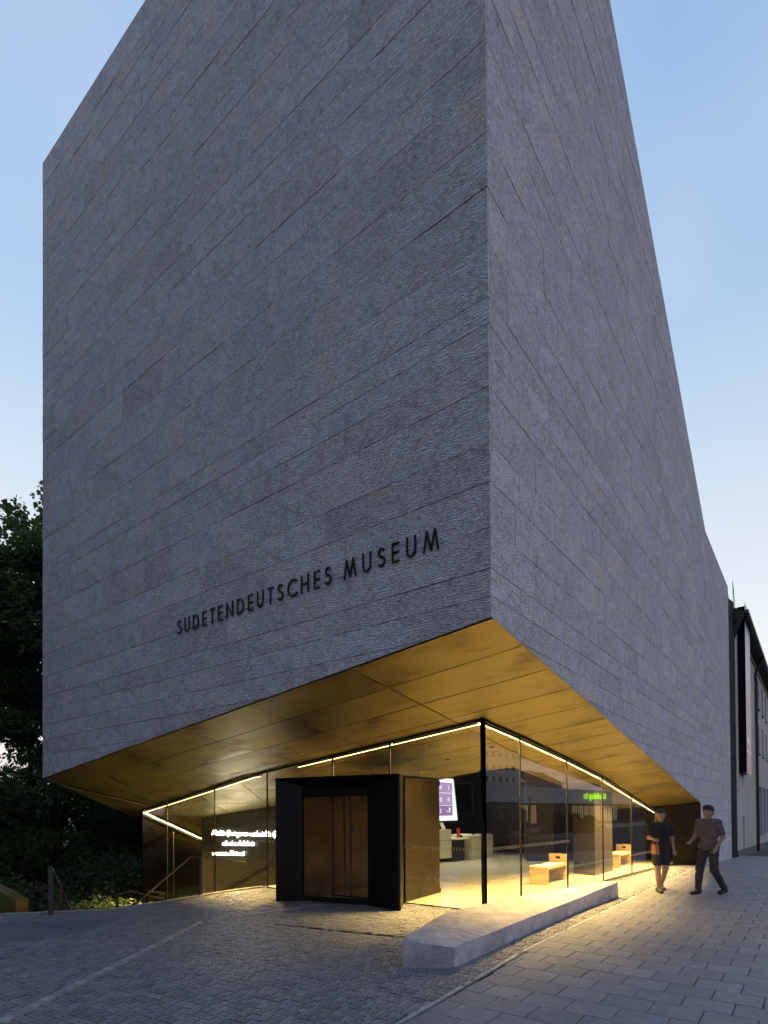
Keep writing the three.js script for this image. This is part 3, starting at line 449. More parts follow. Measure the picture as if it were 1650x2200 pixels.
// ---- name of the museum in cut-out capitals
{
  const sg = thing('facade_lettering', 'thin black capital letters of the museum name on the stone facade', 'sign');
  // strokes in units of cap height, geometric sans with pointed M and round C, D, S
  const arc = (cx, cy, rx, ry, a0, a1, n = 10) => { const o = []; for (let i = 0; i <= n; i++) { const a = (a0 + (a1 - a0) * i / n) * Math.PI / 180; o.push([cx + rx * Math.cos(a), cy + ry * Math.sin(a)]); } return o; };
  const F = {
    S: [.48, [[...arc(.25, .755, .185, .20, 35, 270, 10), ...arc(.24, .285, .21, .24, 90, -145, 12)]]],
    U: [.62, [[[.06, 1], [.06, .32], ...arc(.31, .32, .25, .29, 180, 360, 12), [.56, 1]]]],
    D: [.70, [[[.06, .03], [.06, .97], [.2, .97], ...arc(.2, .5, .44, .47, 90, -90, 14), [.06, .03]]]],
    E: [.48, [[[.44, .97], [.06, .97], [.06, .03], [.44, .03]], [[.06, .52], [.42, .52]]]],
    T: [.50, [[[.02, .97], [.48, .97]], [[.25, .97], [.25, 0]]]],
    N: [.72, [[[.06, 0], [.06, .98], [.66, .03], [.66, 1]]]],
    C: [.74, [arc(.5, .5, .45, .485, 48, 312, 18)]],
    H: [.66, [[[.06, 0], [.06, 1]], [[.6, 0], [.6, 1]], [[.06, .52], [.6, .52]]]],
    M: [.88, [[[.03, 0], [.2, .98], [.44, .05], [.68, .98], [.85, 0]]]],
  };
  const CAP = .232, put = (text, x0, x1) => {
    let w = 0; for (const c of text) w += F[c][0]; const gap = ((x1 - x0) / CAP - w) / (text.length - 1); let x = 0;
    for (const c of text) {
      const b = new B();
      for (const st of F[c][1]) for (let i = 0; i < st.length - 1; i++) {
        const p = V(x0 + (x + st[i][0]) * CAP, 4.645 + st[i][1] * CAP, .014), q = V(x0 + (x + st[i + 1][0]) * CAP, 4.645 + st[i + 1][1] * CAP, .014), t = q.clone().sub(p).normalize().multiplyScalar(.010);
        b.bar(p.sub(t), q.add(t), .0195 + (i % 2) * .0006, .018 + (i % 2) * .0006, V(0, 0, 1));
      }
      b.into('letter', M.letter, sg); x += F[c][0] + gap;
    }
  };
  put('SUDETENDEUTSCHES', -5.80, -2.30); put('MUSEUM', -2.075, -.645);
}
// ---- entrance porch: a splayed dark steel box with glazed double doors
{
  const po = thing('entrance_porch', 'dark steel entrance porch with splayed cheeks and double doors', 'porch');
  const FL = V(-5.162, 0, -1.583), FR = V(-2.748, 0, -2.08), IL = V(-4.837, 0, -1.938), IR = V(-3.513, 0, -2.224), BR = V(-3.156, 0, -2.80), BL = V(-5.06, 0, -2.80), y = (v, h) => V(v.x, h, v.z);
  const H0 = 2.262, H1 = 2.107, e = .022;
  const out = (v, x, z) => V(v.x + x, 0, v.z + z);
  const cheek = (front, inner, back, s) => { const g = new B(), f2 = out(front, s * e * .9, -e); g.quad(y(front, 0), y(inner, 0), y(inner, H1), y(front, H0 - .02)); g.quad(y(front, 0), y(f2, 0), y(f2, H0), y(front, H0 - .02)); g.quad(y(f2, 0), y(back, 0), y(back, H0), y(f2, H0)); g.into('side_panel', M.porchSteel, po); };
  cheek(FL, IL, BL, -1); cheek(FR, IR, BR, 1);
  const l = new B(); l.quad(y(FL, H0 - .02), y(FR, H0 - .02), y(IR, H1), y(IL, H1)); l.quad(y(FL, H0), y(FR, H0), y(FR, H0 - .02), y(FL, H0 - .02)); l.quad(y(out(FL, -.02, 0), H0), y(out(FR, .02, 0), H0), y(BR, H0), y(BL, H0)); l.into('lintel', M.porchSteel, po);
  // door set between the inner corners
  const d = IR.clone().sub(IL), W = d.length(), t = d.clone().normalize(), n = V(-t.z, 0, t.x).multiplyScalar(-1), P = (s, h, o = 0) => IL.clone().addScaledVector(t, s).addScaledVector(n, o).setY(h);
  const hd = new B(); hd.bar(P(0, H1 - .055, .02), P(W, H1 - .055, .02), .06, .11); hd.into('door_header', M.steel, po);
  const leaf = (s0, s1) => { const g = new B(); g.quad(P(s0 + .01, .09, .02), P(s1 - .01, .09, .02), P(s1 - .01, H1 - .2, .02), P(s0 + .01, H1 - .2, .02)); const lf = g.into('door', M.doorGlass, po); const f = new B(); f.bar(P(s0 + .008, .05, .02), P(s1 - .008, .05, .02), .045, .085); f.bar(P(s0 + .008, H1 - .155, .02), P(s1 - .008, H1 - .155, .02), .045, .085); f.into('door_rail', M.steel, lf); return lf; };
  const a = leaf(0, W * .655), c = leaf(W * .655, W);
  const hb = (s, lf) => { const g = new B(); g.bar(P(s, .12, .075), P(s, H1 - .12, .075), .022, .022, V(1, 0, 0)); g.bar(P(s, .16, .02), P(s, .16, .08), .02, .02); g.bar(P(s, H1 - .16, .02), P(s, H1 - .16, .08), .02, .02); g.into('handle', M.chrome, lf); for (const h of [.06, H1 - .05]) { const m = mesh('door_knob', new THREE.CylinderGeometry(.017, .017, .03, 12), M.chrome, lf); m.position.copy(P(s, h, .055)); m.rotation.set(Math.PI / 2, 0, 0); } };
  hb(W * .625, a); hb(W * .72, c);
  const stk = mesh('round_sticker', new THREE.CylinderGeometry(.030, .030, .004, 20), std(col(.02, .08, .30), .5), c); stk.position.copy(P(W * .765, 1.32, .026)); stk.rotation.set(Math.PI / 2, 0, Math.atan2(t.z, t.x) * 0); stk.rotation.set(Math.PI / 2, 0, 0);
  { const w = new B(); w.quad(P(W * .765 - .016, 1.305, .031), P(W * .765 + .016, 1.305, .031), P(W * .765 + .010, 1.335, .031), P(W * .765 - .010, 1.335, .031)); w.into('sticker_mark', std(col(.6, .65, .75), .6), c); }
  // draught lobby behind the doors
  const v = new B(); v.quad(y(V(-3.150, 0, -2.85), 0), y(V(-3.281, 0, -4.227), 0), y(V(-3.281, 0, -4.227), 2.27), y(V(-3.150, 0, -2.85), 2.262), [[0, 0], [1.4, 0], [1.4, 2.2], [0, 2.2]]); v.quad(y(V(-3.19, 0, -2.85), 0), y(V(-3.32, 0, -4.227), 0), y(V(-3.32, 0, -4.227), 2.27), y(V(-3.19, 0, -2.85), 2.262)); v.quad(y(V(-3.281, 0, -4.227), 0), y(V(-3.32, 0, -4.227), 0), y(V(-3.32, 0, -4.227), 2.27), y(V(-3.281, 0, -4.227), 2.27)); v.quad(y(V(-3.150, 0, -2.85), 0), y(V(-3.19, 0, -2.85), 0), y(V(-3.19, 0, -2.85), 2.262), y(V(-3.150, 0, -2.85), 2.262)); v.into('lobby_wall', M.brassDark, po);
  const u = new B(); u.quad(y(IL.clone().add(V(-.02, 0, -.06)), 0), y(V(-5.06, 0, -4.4), 0), y(V(-5.06, 0, -4.4), 2.262), y(IL.clone().add(V(-.02, 0, -.06)), 2.2), [[0, 0], [2.4, 0], [2.4, 2.2], [0, 2.2]]); u.quad(y(V(-5.1, 0, -2.85), 0), y(V(-5.1, 0, -4.4), 0), y(V(-5.1, 0, -4.4), 2.262), y(V(-5.1, 0, -2.85), 2.262)); u.quad(y(V(-5.06, 0, -4.4), 0), y(V(-5.1, 0, -4.4), 0), y(V(-5.1, 0, -4.4), 2.262), y(V(-5.06, 0, -4.4), 2.262)); u.into('lobby_wall', M.lobby, po);
  const rf = new B(); rf.poly([V(-5.12, 2.268, -2.78), V(-3.12, 2.268, -2.78), V(-3.28, 2.268, -4.4), V(-5.1, 2.268, -4.4)]); rf.poly([V(-5.12, 2.285, -2.83), V(-3.12, 2.285, -2.83), V(-3.28, 2.285, -4.4), V(-5.1, 2.285, -4.4)]); rf.into('lobby_ceiling', M.porchSteel, po);
  for (const s of [0, 1]) { const g = new B(), x0 = -5.05 + s * .9, x1 = x0 + .86; g.quad(V(x0, .02, -4.32), V(x1, .02, -4.25), V(x1, 2.2, -4.25), V(x0, 2.2, -4.32)); const dr = g.into('inner_door', M.doorGlass, po), f = new B(); f.bar(V(x0, 0, -4.32), V(x0, 2.25, -4.32), .05, .05, V(1, 0, 0)); f.bar(V(x0, 2.2, -4.32), V(x1, 2.2, -4.25), .05, .09); f.bar(V(x0, .05, -4.32), V(x1, .05, -4.25), .05, .09); f.into('door_frame', M.steel, dr); }
}
// ---- furniture of the hall
{
  const bench = (label, p, sx, seatL, wdt) => {
    const t = thing('wooden_bench', label, 'bench', p, null);
    const s = new B(); s.box(0, wdt, .335, .385, -seatL, 0); s.into('seat', M.wood, t);
    const c = new B(); c.box(.01, wdt - .01, .385, .40, -seatL + .02, -.01); c.into('seat_pad', M.cushion, t);
    const l = new B(); l.box(0, wdt, 0, .334, -.06, 0); l.into('leg', M.wood, t);
    const r = new B(); r.box(-.004, wdt + .004, 0, .60, -seatL - .06, -seatL - .001); const bk = r.into('backrest', M.wood, t);
    const q = new B(); q.box(wdt * .40, wdt * .66, .49, .55, -seatL, -seatL + .004); q.into('dark_plate', M.blackFin, bk);
    return t;
  };
  const b1 = bench('pale wooden bench nearest the corner of the glass hall', [-2.33, .004, -6.45], 1, 1.17, .405);
  const b2 = b1.clone(); b2.name = numbered('wooden_bench'); b2.position.set(-2.02, .004, -11.0); b2.userData = { label: 'pale wooden bench deeper in the hall behind the dark pillar', category: 'bench' }; scene.add(b2);
  const dk = thing('reception_desk', 'pale reception desk of stacked blocks at the back of the hall', 'desk');
  const g1 = new B(); g1.hex(orient([[-7.6, -9.65], [-6.66, -9.80], [-6.58, -10.34], [-7.55, -10.3]]).map(([x, z]) => V(x, .13, z)), orient([[-7.6, -9.65], [-6.66, -9.80], [-6.58, -10.34], [-7.55, -10.3]]).map(([x, z]) => V(x, .69, z))); g1.into('lower_block', M.desk, dk);
  const g2 = new B(); g2.hex(orient([[-7.6, -9.60], [-6.655, -9.78], [-6.58, -10.30], [-7.55, -10.3]]).map(([x, z]) => V(x, .705, z)), orient([[-7.6, -9.60], [-6.655, -9.78], [-6.58, -10.30], [-7.55, -10.3]]).map(([x, z]) => V(x, 1.035, z))); g2.into('upper_block', M.desk, dk);
  const g3 = new B(); g3.box(-7.4, -6.27, 0, .775, -12.62, -11.1); g3.into('end_block', M.desk, dk);
  const g4 = new B(); g4.box(-7.4, -6.36, .70, .745, -11.1, -10.32); g4.into('counter_top', M.deskTop, dk); const g5 = new B(); g5.box(-7.4, -6.55, .004, .70, -11.1, -10.32); g5.into('recessed_front', M.hallWall, dk); const g6 = new B(); g6.box(-7.42, -6.25, .776, .81, -12.5, -11.12); g6.into('counter_top', M.deskTop, dk);
  const red = thing('red_card_stand', 'upright red card standing on the reception desk', 'card', [-6.5, .746, -10.62]); const rb = new B(); rb.box(-.012, .012, .02, .33, -.085, .085); rb.into('card', std(col(.55, .045, .03), .6), red); const rf = new B(); rf.box(-.05, .05, 0, .02, -.09, .09); rf.into('foot', M.deskTop, red); const rt = new B(); rt.box(.0121, .014, .20, .205, -.05, .05); rt.box(.0121, .014, .17, .182, -.03, .03); rt.into('print', M.cushion, red);
  const ps = thing('leaflet_holder', 'tilted white leaflet holder on top of the tall desk block', 'leaflet holder', [-6.72, 1.036, -9.98]); const pb = new B(); pb.hex([V(.06, 0, .10), V(.08, 0, .10), V(.08, 0, -.10), V(.06, 0, -.10)], [V(-.05, .22, .10), V(-.03, .22, .10), V(-.03, .22, -.10), V(-.05, .22, -.10)]); pb.into('leaflet', M.frameWhite, ps); const pc = new B(); pc.box(-.02, .09, 0, .015, -.1, .1); pc.into('base', M.deskTop, ps);
  for (const [i, p] of [[0, [-6.55, .746, -10.86]], [1, [-6.45, .811, -11.5]], [2, [-6.45, .811, -12.0]]]) { const q = thing('leaflet_stack', ['small stack of white leaflets beside the red card', 'left stack of leaflets on the far desk block', 'right stack of leaflets on the far desk block'][i], 'leaflets', p, 'leaflets on the desk'); for (let k = 0; k < 3; k++) { const s = new B(); s.box(-.08, .08, .006 * k, .006 * k + .005, -.12 + .01 * k, .12 - .012 * k); s.into('leaflet', M.frameWhite, q); } const s = new B(); s.hex([V(.03, .02, .1), V(.04, .02, .1), V(.04, .02, -.1), V(.03, .02, -.1)], [V(-.02, .09, .1), V(-.01, .09, .1), V(-.01, .09, -.1), V(-.02, .09, -.1)]); s.into('holder', M.chrome, q); }
  // slanted display with lettered violet tiles
  const sc = thing('display_screen', 'slanted bright display with violet letter tiles above the desk', 'screen');
  const cv = document.createElement('canvas'); cv.width = 1024; cv.height = 512; const x = cv.getContext('2d');
  x.fillStyle = '#eef3f2'; x.fillRect(0, 0, 1024, 512);
  const z0 = -10.3, z1 = -13.6, yb = 1.262, yt = 2.838, px = z => (z0 - z) / (z0 - z1) * 1024, py = h => (yt - h) / (yt - yb) * 512;
  const colsZ = [-10.92, -11.48, -12.04, -12.60, -13.165], rowsY = [[2.664, 2.31], [2.27, 1.85], [1.815, 1.46]], T = [['H', 'I'], ['Q', 'R'], ['Z', '']];
  rowsY.forEach(([a, b], r) => { for (let c = 0; c < 4; c++) { x.fillStyle = r === 2 ? '#8f6f9f' : '#a98cb8'; x.fillRect(px(colsZ[c]) + 2, py(a), px(colsZ[c + 1]) - px(colsZ[c]) - 5, py(b) - py(a)); x.strokeStyle = '#2a2140'; x.lineWidth = 3; x.strokeRect(px(colsZ[c]) + 2, py(a), px(colsZ[c + 1]) - px(colsZ[c]) - 5, py(b) - py(a)); if (c > 1 && T[r][c - 2]) { x.fillStyle = '#ffffff'; x.font = 'bold 62px sans-serif'; x.textAlign = 'center'; x.fillText(T[r][c - 2], (px(colsZ[c]) + px(colsZ[c + 1])) / 2, (py(a) + py(b)) / 2 + 24); } } });
  x.fillStyle = '#ffffff'; const lx = px(-12.88); x.beginPath(); x.moveTo(lx, py(1.76)); x.lineTo(lx + 40, py(1.74)); x.lineTo(lx + 52, py(1.68)); x.lineTo(lx + 6, py(1.64)); x.fill(); x.fillRect(lx - 60, py(1.625), 100, 6); x.fillRect(lx + 2, py(1.59), 46, 5);
  const st = new THREE.CanvasTexture(cv); st.colorSpace = THREE.SRGBColorSpace; const sm = new THREE.MeshStandardMaterial({ color: col(.02, .02, .02), roughness: .4, emissive: col(1, 1, 1), emissiveMap: st, emissiveIntensity: 1.15 });
  const su = z => (z0 - z) / (z0 - z1), s = new B(), xr = -8.2; s.quad(V(xr, yb, -10.3), V(xr, yb, -13.546), V(xr, yt, -13.25), V(xr, yt, -10.3), [[0, 0], [su(-13.546), 0], [su(-13.25), 1], [0, 1]]); s.into('screen', sm, sc);
  const fr = new B(); fr.quad(V(xr, yb, -13.55), V(xr - .08, yb + .02, -13.75), V(xr - .08, yt - .02, -13.45), V(xr, yt, -13.254)); fr.box(xr - .09, xr - .002, yb, yt, -13.2, -10.3); fr.into('casing', std(col(.12, .2, .2), .5), sc);
  const l = new THREE.RectAreaLight(col(.88, .92, 1), 1.0, 3.0, 1.5); l.position.set(xr + .03, 2.05, -11.8); l.quaternion.setFromRotationMatrix(new THREE.Matrix4().makeBasis(V(0, 0, 1), V(0, 1, 0), V(-1, 0, 0))); l.name = 'screen_light'; scene.add(l);
}
// ---- long stone bench outside the glass
{
  const t = thing('stone_bench', 'long folded pale stone bench lying along the corner of the glass', 'stone bench');
  const ring = [[-.739, .657, .30], [-.297, .333, .216], [-.345, -1.9, .20], [-.335, -4.0, .215], [-.256, -5.70, .272], [-.456, -5.50, .30], [-.95, -2.83, .30], [-1.19, -.95, .30]];
  const pieces = [[0, 1, 2, 7], [7, 2, 3, 6], [6, 3, 4, 5]], bed = .004;
  for (const ids of pieces) {
    const lo = ids.map(i => V(ring[i][0], -.08, ring[i][1])), hi = ids.map(i => V(ring[i][0], ring[i][2], ring[i][1])), c = hi.reduce((a, v) => a.add(v), V(0, 0, 0)).multiplyScalar(1 / 4);
    const sh = (v, k) => V(v.x + (c.x - v.x) * k, v.y, v.z + (c.z - v.z) * k), b = new B(), g = ids.length, eb = .012;
    const L2 = lo.map(v => sh(v, .0012)), H1 = hi.map(v => { const q = sh(v, .0012); q.y -= eb; return q; }), H2 = hi.map(v => { const d = Math.hypot(c.x - v.x, c.z - v.z); return sh(v, eb / d); });
    const O = orient(L2.map(v => [v.x, v.z])), flip = O[0][0] !== L2[0].x; for (const r of [L2, H1, H2]) if (flip) r.reverse();
    for (let i = 0; i < g; i++) { const k = (i + 1) % g, w = L2[i].distanceTo(L2[k]), o = i * 3.7; b.quad(L2[i], L2[k], H1[k], H1[i], [[o, 0], [o + w, 0], [o + w, .38], [o, .38]]); b.quad(H1[i], H1[k], H2[k], H2[i]); }
    b.poly([H2[0], H2[1], H2[2]], [H2[0], H2[1], H2[2]].map(v => [v.x, v.z])); b.poly([H2[0], H2[2], H2[3]], [H2[0], H2[2], H2[3]].map(v => [v.x, v.z]));
    b.into('stone_block', M.concrete, t);
  }
}
// ---- litter and dry leaves on the ground
{
  const p = thing('paper_scrap', 'crumpled white scrap of paper on the setts beside the stone bench', 'litter'), b = new B(), c = V(.006, .012, .30); b.poly([V(-.03, .004, .02), V(.01, .001, .035), V(.035, .006, .0), V(.0, .03, -.005)].map(v => v.add(c))); b.poly([V(-.03, .004, .02), V(.0, .03, -.005), V(.02, .004, -.03), V(-.02, .002, -.02)].map(v => v.add(c))); b.into('paper', M.frameWhite, p);
  const d = new B(); d.tint = [1, 1, 1]; for (let i = 0; i < 70; i++) { const onGlass = i < 35, t = rnd(), x = onGlass ? -1.40 + t * .5 + rr(0, .12) : [-.22, .2, -2, -3.5][i % 4] + rr(-.6, .9), z = onGlass ? -3.1 - t * 8.5 : rr(-4, 2.6), a = rr(0, 6.28), l = rr(.012, .028), w = l * .45, k = rr(.5, 1.2); if (inside([x, z], BENCH)) continue; d.tint = [.16 * k, .10 * k, .05 * k]; const e = V(Math.cos(a), 0, Math.sin(a)), f = V(-e.z, 0, e.x), o = V(x, .012, z); d.poly([o.clone().addScaledVector(e, -l), o.clone().addScaledVector(f, w).add(V(0, .006, 0)), o.clone().addScaledVector(e, l).add(V(0, .003, 0)), o.clone().addScaledVector(f, -w).add(V(0, .008, 0))]); }
  const lv = d.into('fallen_leaves', std(col(1, 1, 1), .9, 0, { vertexColors: true })); lv.userData = { kind: 'stuff', label: 'scattered small dry leaves on the paving by the bench and glass', category: 'leaves' };
}
// ---- handrails at the steps and the brass-clad parapet
{
  const a = thing('handrail', 'dark bronze handrail on the kerb running down to the left of the glass', 'handrail');
  const p = new B(); p.bar(V(-7.02, -.1, -1.28), V(-7.02, .735, -1.28), .055, .055, V(1, 0, 0)); p.into('post', M.rail, a); const r = new B(); r.bar(V(-6.99, .74, -1.28), V(-7.38, .74, -1.28), .05, .03); r.bar(V(-7.37, .74, -1.28), V(-9.5, -.42, -1.28), .05, .03); r.bar(V(-9.5, -.42, -1.28), V(-11.2, -1.3, -1.28), .05, .03); r.into('rail', M.rail, a); const q = new B(); q.bar(V(-9.1, -1.4, -1.28), V(-9.1, -.22, -1.28), .045, .045, V(1, 0, 0)); q.into('post', M.rail, a);
  const b = thing('handrail', 'tall dark post with a handrail dropping away behind the left kerb', 'handrail');
  const bp = new B(); bp.bar(V(-7.15, -.05, 1.45), V(-7.15, .76, 1.45), .065, .05, V(1, 0, 0)); bp.into('post', M.rail, b); const br = new B(); br.bar(V(-7.13, .765, 1.46), V(-7.24, .765, 1.41), .05, .03); br.bar(V(-7.23, .765, 1.415), V(-9.12, -.24, .29), .05, .03); br.into('rail', M.rail, b); const b2 = new B(); b2.bar(V(-8.05, -.9, .92), V(-8.05, .30, .92), .055, .045, V(1, 0, 0)); b2.into('post', M.rail, b);
  const c = thing('handrail', 'low handrail loop showing above the kerb near the glass corner', 'handrail');
  const cp = new B(); cp.bar(V(-9.05, -1.4, -.65), V(-9.05, -.10, -.65), .05, .05, V(1, 0, 0)); cp.into('post', M.rail, c); const cr = new B(); cr.bar(V(-9.08, -.09, -.64), V(-9.06, -.05, -.98), .05, .03); cr.bar(V(-9.06, -.05, -.97), V(-9.0, -.30, -1.7), .05, .03); cr.into('rail', M.rail, c);
  const w = thing('brass_parapet', 'brass clad parapet with sloping top at the left edge', 'parapet');
  const w1 = new B(); w1.hex([V(-15, -2.5, .5), V(-11.5, -2.5, .5), V(-11.5, -2.5, .25), V(-15, -2.5, .25)], [V(-15, .30, .5), V(-11.5, -.19, .5), V(-11.5, -.19, .25), V(-15, .30, .25)]); w1.into('brass_sheet', M.brass, w);
  const w2 = new B(); w2.hex([V(-11.492, -2.5, .5), V(-11.15, -2.5, .5), V(-11.15, -2.5, .25), V(-11.492, -2.5, .25)], [V(-11.492, -.191, .5), V(-11.15, -.237, .5), V(-11.15, -.237, .25), V(-11.492, -.191, .25)]); w2.into('brass_sheet', M.brass, w);
}
// ---- neighbouring buildings along the pavement
{
  const gap = thing('dark_link', 'narrow black metal clad strip between the museum and the cream building', 'facade strip');
  const g = new B(); g.hex([V(-1, -1, -21.34), V(.0, -1, -21.34), V(.0, -1, -23.44), V(-1, -1, -23.44)], [V(-1, 10.2, -21.34), V(.0, 10.2, -21.34), V(.0, 10.62, -23.44), V(-1, 10.62, -23.44)]); g.into('metal_panel', M.blackFin, gap);
  const nb = thing('cream_building', 'cream rendered three storey building with narrow windows and a dark eave', 'building');
  const W = []; for (let i = 0; i < 8; i++) { const z = -35.3 - 3.22 * i; W.push([z, z - 1.2, 7.67, 9.41], [z, z - 1.2, 4.95, 6.73]); if (i < 8) W.push([z + 1.85, z + .35, -.12, 2.96], [z - .3, z - 1.55, -.10, 2.96]); }
  W.push([-25.71, -26.70, -.46, 1.25]);
  const ends = [-23.46, -62], zc = [...new Set([...ends, ...W.flatMap(w => [w[0], w[1]])])].filter(z => z <= -23.46 && z >= -62).sort((a, b) => b - a), yc = [-.9, -.46, -.12, -.10, 1.25, 2.96, 4.95, 6.73, 7.67, 9.41, 10.15];
  const f = new B(); for (let i = 0; i < zc.length - 1; i++) for (let j = 0; j < yc.length - 1; j++) { const z = (zc[i] + zc[i + 1]) / 2, y = (yc[j] + yc[j + 1]) / 2; if (W.some(w => z < w[0] && z > w[1] && y > w[2] && y < w[3])) continue; f.quad(V(0, yc[j], zc[i]), V(0, yc[j], zc[i + 1]), V(0, yc[j + 1], zc[i + 1]), V(0, yc[j + 1], zc[i]), [[-zc[i], yc[j]], [-zc[i + 1], yc[j]], [-zc[i + 1], yc[j + 1]], [-zc[i], yc[j + 1]]]); }
  f.box(-.3, -.22, -1, 10.1, -62, -23.46); f.into('wall', M.cream, nb);
  for (const [z0, z1, y0, y1] of W) { const r = new B(); r.quad(V(0, y0, z0), V(-.2, y0, z0), V(-.2, y1, z0), V(0, y1, z0)); r.quad(V(0, y0, z1), V(-.2, y0, z1), V(-.2, y1, z1), V(0, y1, z1)); r.quad(V(0, y1, z0), V(-.2, y1, z0), V(-.2, y1, z1), V(0, y1, z1)); r.quad(V(-.0, y0, z0), V(-.2, y0, z0), V(-.2, y0, z1), V(-.0, y0, z1)); r.bar(V(-.16, y0, (z0 + z1) / 2), V(-.16, y1, (z0 + z1) / 2), .06, .05, V(1, 0, 0)); const dr = y1 < 1.5; const wn = r.into(dr ? 'door' : 'window', M.frameWhite, nb); const gl = new B(); gl.quad(V(-.18, y0, z0), V(-.18, y0, z1), V(-.18, y1, z1), V(-.18, y1, z0)); gl.into('pane', dr ? M.frameWhite : M.paneDusk, wn); if (y0 > 4) { const s = new B(); s.box(.001, .07, y0 - .07, y0 - .02, z1 + .15, z0 - .15); s.into('sill_hook', M.blackFin, wn); } }
  const pl = new B(); pl.hex([V(.001, -1.6, -23.46), V(.03, -1.6, -23.46), V(.03, -1.6, -62), V(.001, -1.6, -62)].reverse().reverse(), [V(.001, -.20, -23.46), V(.03, -.20, -23.46), V(.03, -1.2, -62), V(.001, -1.2, -62)]); pl.into('plinth', M.plinth, nb);
  const cr = new B(); cr.box(0, .06, 9.72, 9.78, -62, -23.46); cr.into('cornice_line', M.copper, nb);
  const ro = new B(); ro.quad(V(.42, 10.14, -23.46), V(.42, 10.14, -62), V(-6, 14.2, -62), V(-6, 14.2, -23.46)); ro.quad(V(.42, 10.12, -23.46), V(.42, 10.12, -62), V(0, 10.1, -62), V(0, 10.1, -23.46)); ro.poly([V(.42, 10.14, -23.46), V(-6, 14.2, -23.46), V(-6, 9, -23.46), V(0, 9, -23.46)]); const rf = ro.into('roof', M.roofDark, nb);
  const gt = new B(); gt.bar(V(.46, 10.16, -23.46), V(.46, 10.16, -62), .14, .13); gt.into('gutter', M.gutter, rf);
  const dp = mesh('downpipe', new THREE.TubeGeometry(new THREE.CatmullRomCurve3([V(.44, 10.1, -33.1), V(.30, 9.8, -33.1), V(.10, 9.4, -33.1), V(.10, 8.8, -33.1), V(.10, 2, -33.1), V(.10, -.8, -33.1)]), 40, .075, 8), M.copper, nb);
  for (const [x, z, h] of [[0.3, -24.2, .9], [0.1, -24.0, .7]]) { const a = new B(); a.bar(V(x - .4, 10.9, z), V(x - .4, 10.9 + h, z + .1), .025, .025, V(1, 0, 0)); a.bar(V(x - .4, 10.9 + h, z + .1), V(x - .4, 10.8, z - .7), .02, .02, V(1, 0, 0)); a.into('roof_bracket', M.gutter, nb); }
  const bn = thing('banner_box', 'tall black box with a pale to red printed banner face hung on the cream building', 'banner');
  const bb = new B(); bb.box(.0, .30, 3.24, 10.7, -26.6, -24.5); bb.into('box', M.blackFin, bn);
  const bf = new B(); bf.box(.12, .28, 3.235, 3.239, -26.5, -24.55); bf.into('underside', M.frameWhite, bn);
  const cv = document.createElement('canvas'); cv.width = 128; cv.height = 1024; const x = cv.getContext('2d'), gr = x.createLinearGradient(0, 0, 0, 1024); gr.addColorStop(0, '#aab4cc'); gr.addColorStop(.42, '#c9cbd6'); gr.addColorStop(.60, '#b07080'); gr.addColorStop(1, '#7c3a44'); x.fillStyle = gr; x.fillRect(0, 0, 128, 1024);
  x.fillStyle = '#e9dfe2'; for (let i = 0; i < 26; i++) { x.fillRect(14, 640 + i * 7, 40 + (i * 13) % 30, 3); x.fillStyle = i % 2 ? '#e9dfe2' : '#5d2530'; } x.fillStyle = '#efe8ea'; x.fillRect(20, 800, 60, 40); x.fillRect(10, 880, 100, 12);
  const bt = new THREE.CanvasTexture(cv); bt.colorSpace = THREE.SRGBColorSpace; const bq = new B(); bq.quad(V(.304, 3.2, -24.48), V(.304, 3.2, -26.75), V(.304, 10.9, -26.75), V(.304, 10.9, -24.48), [[0, 0], [1, 0], [1, 1], [0, 1]]); bq.into('printed_face', std(col(.8, .8, .8), .35, 0, { map: bt }), bn);
}

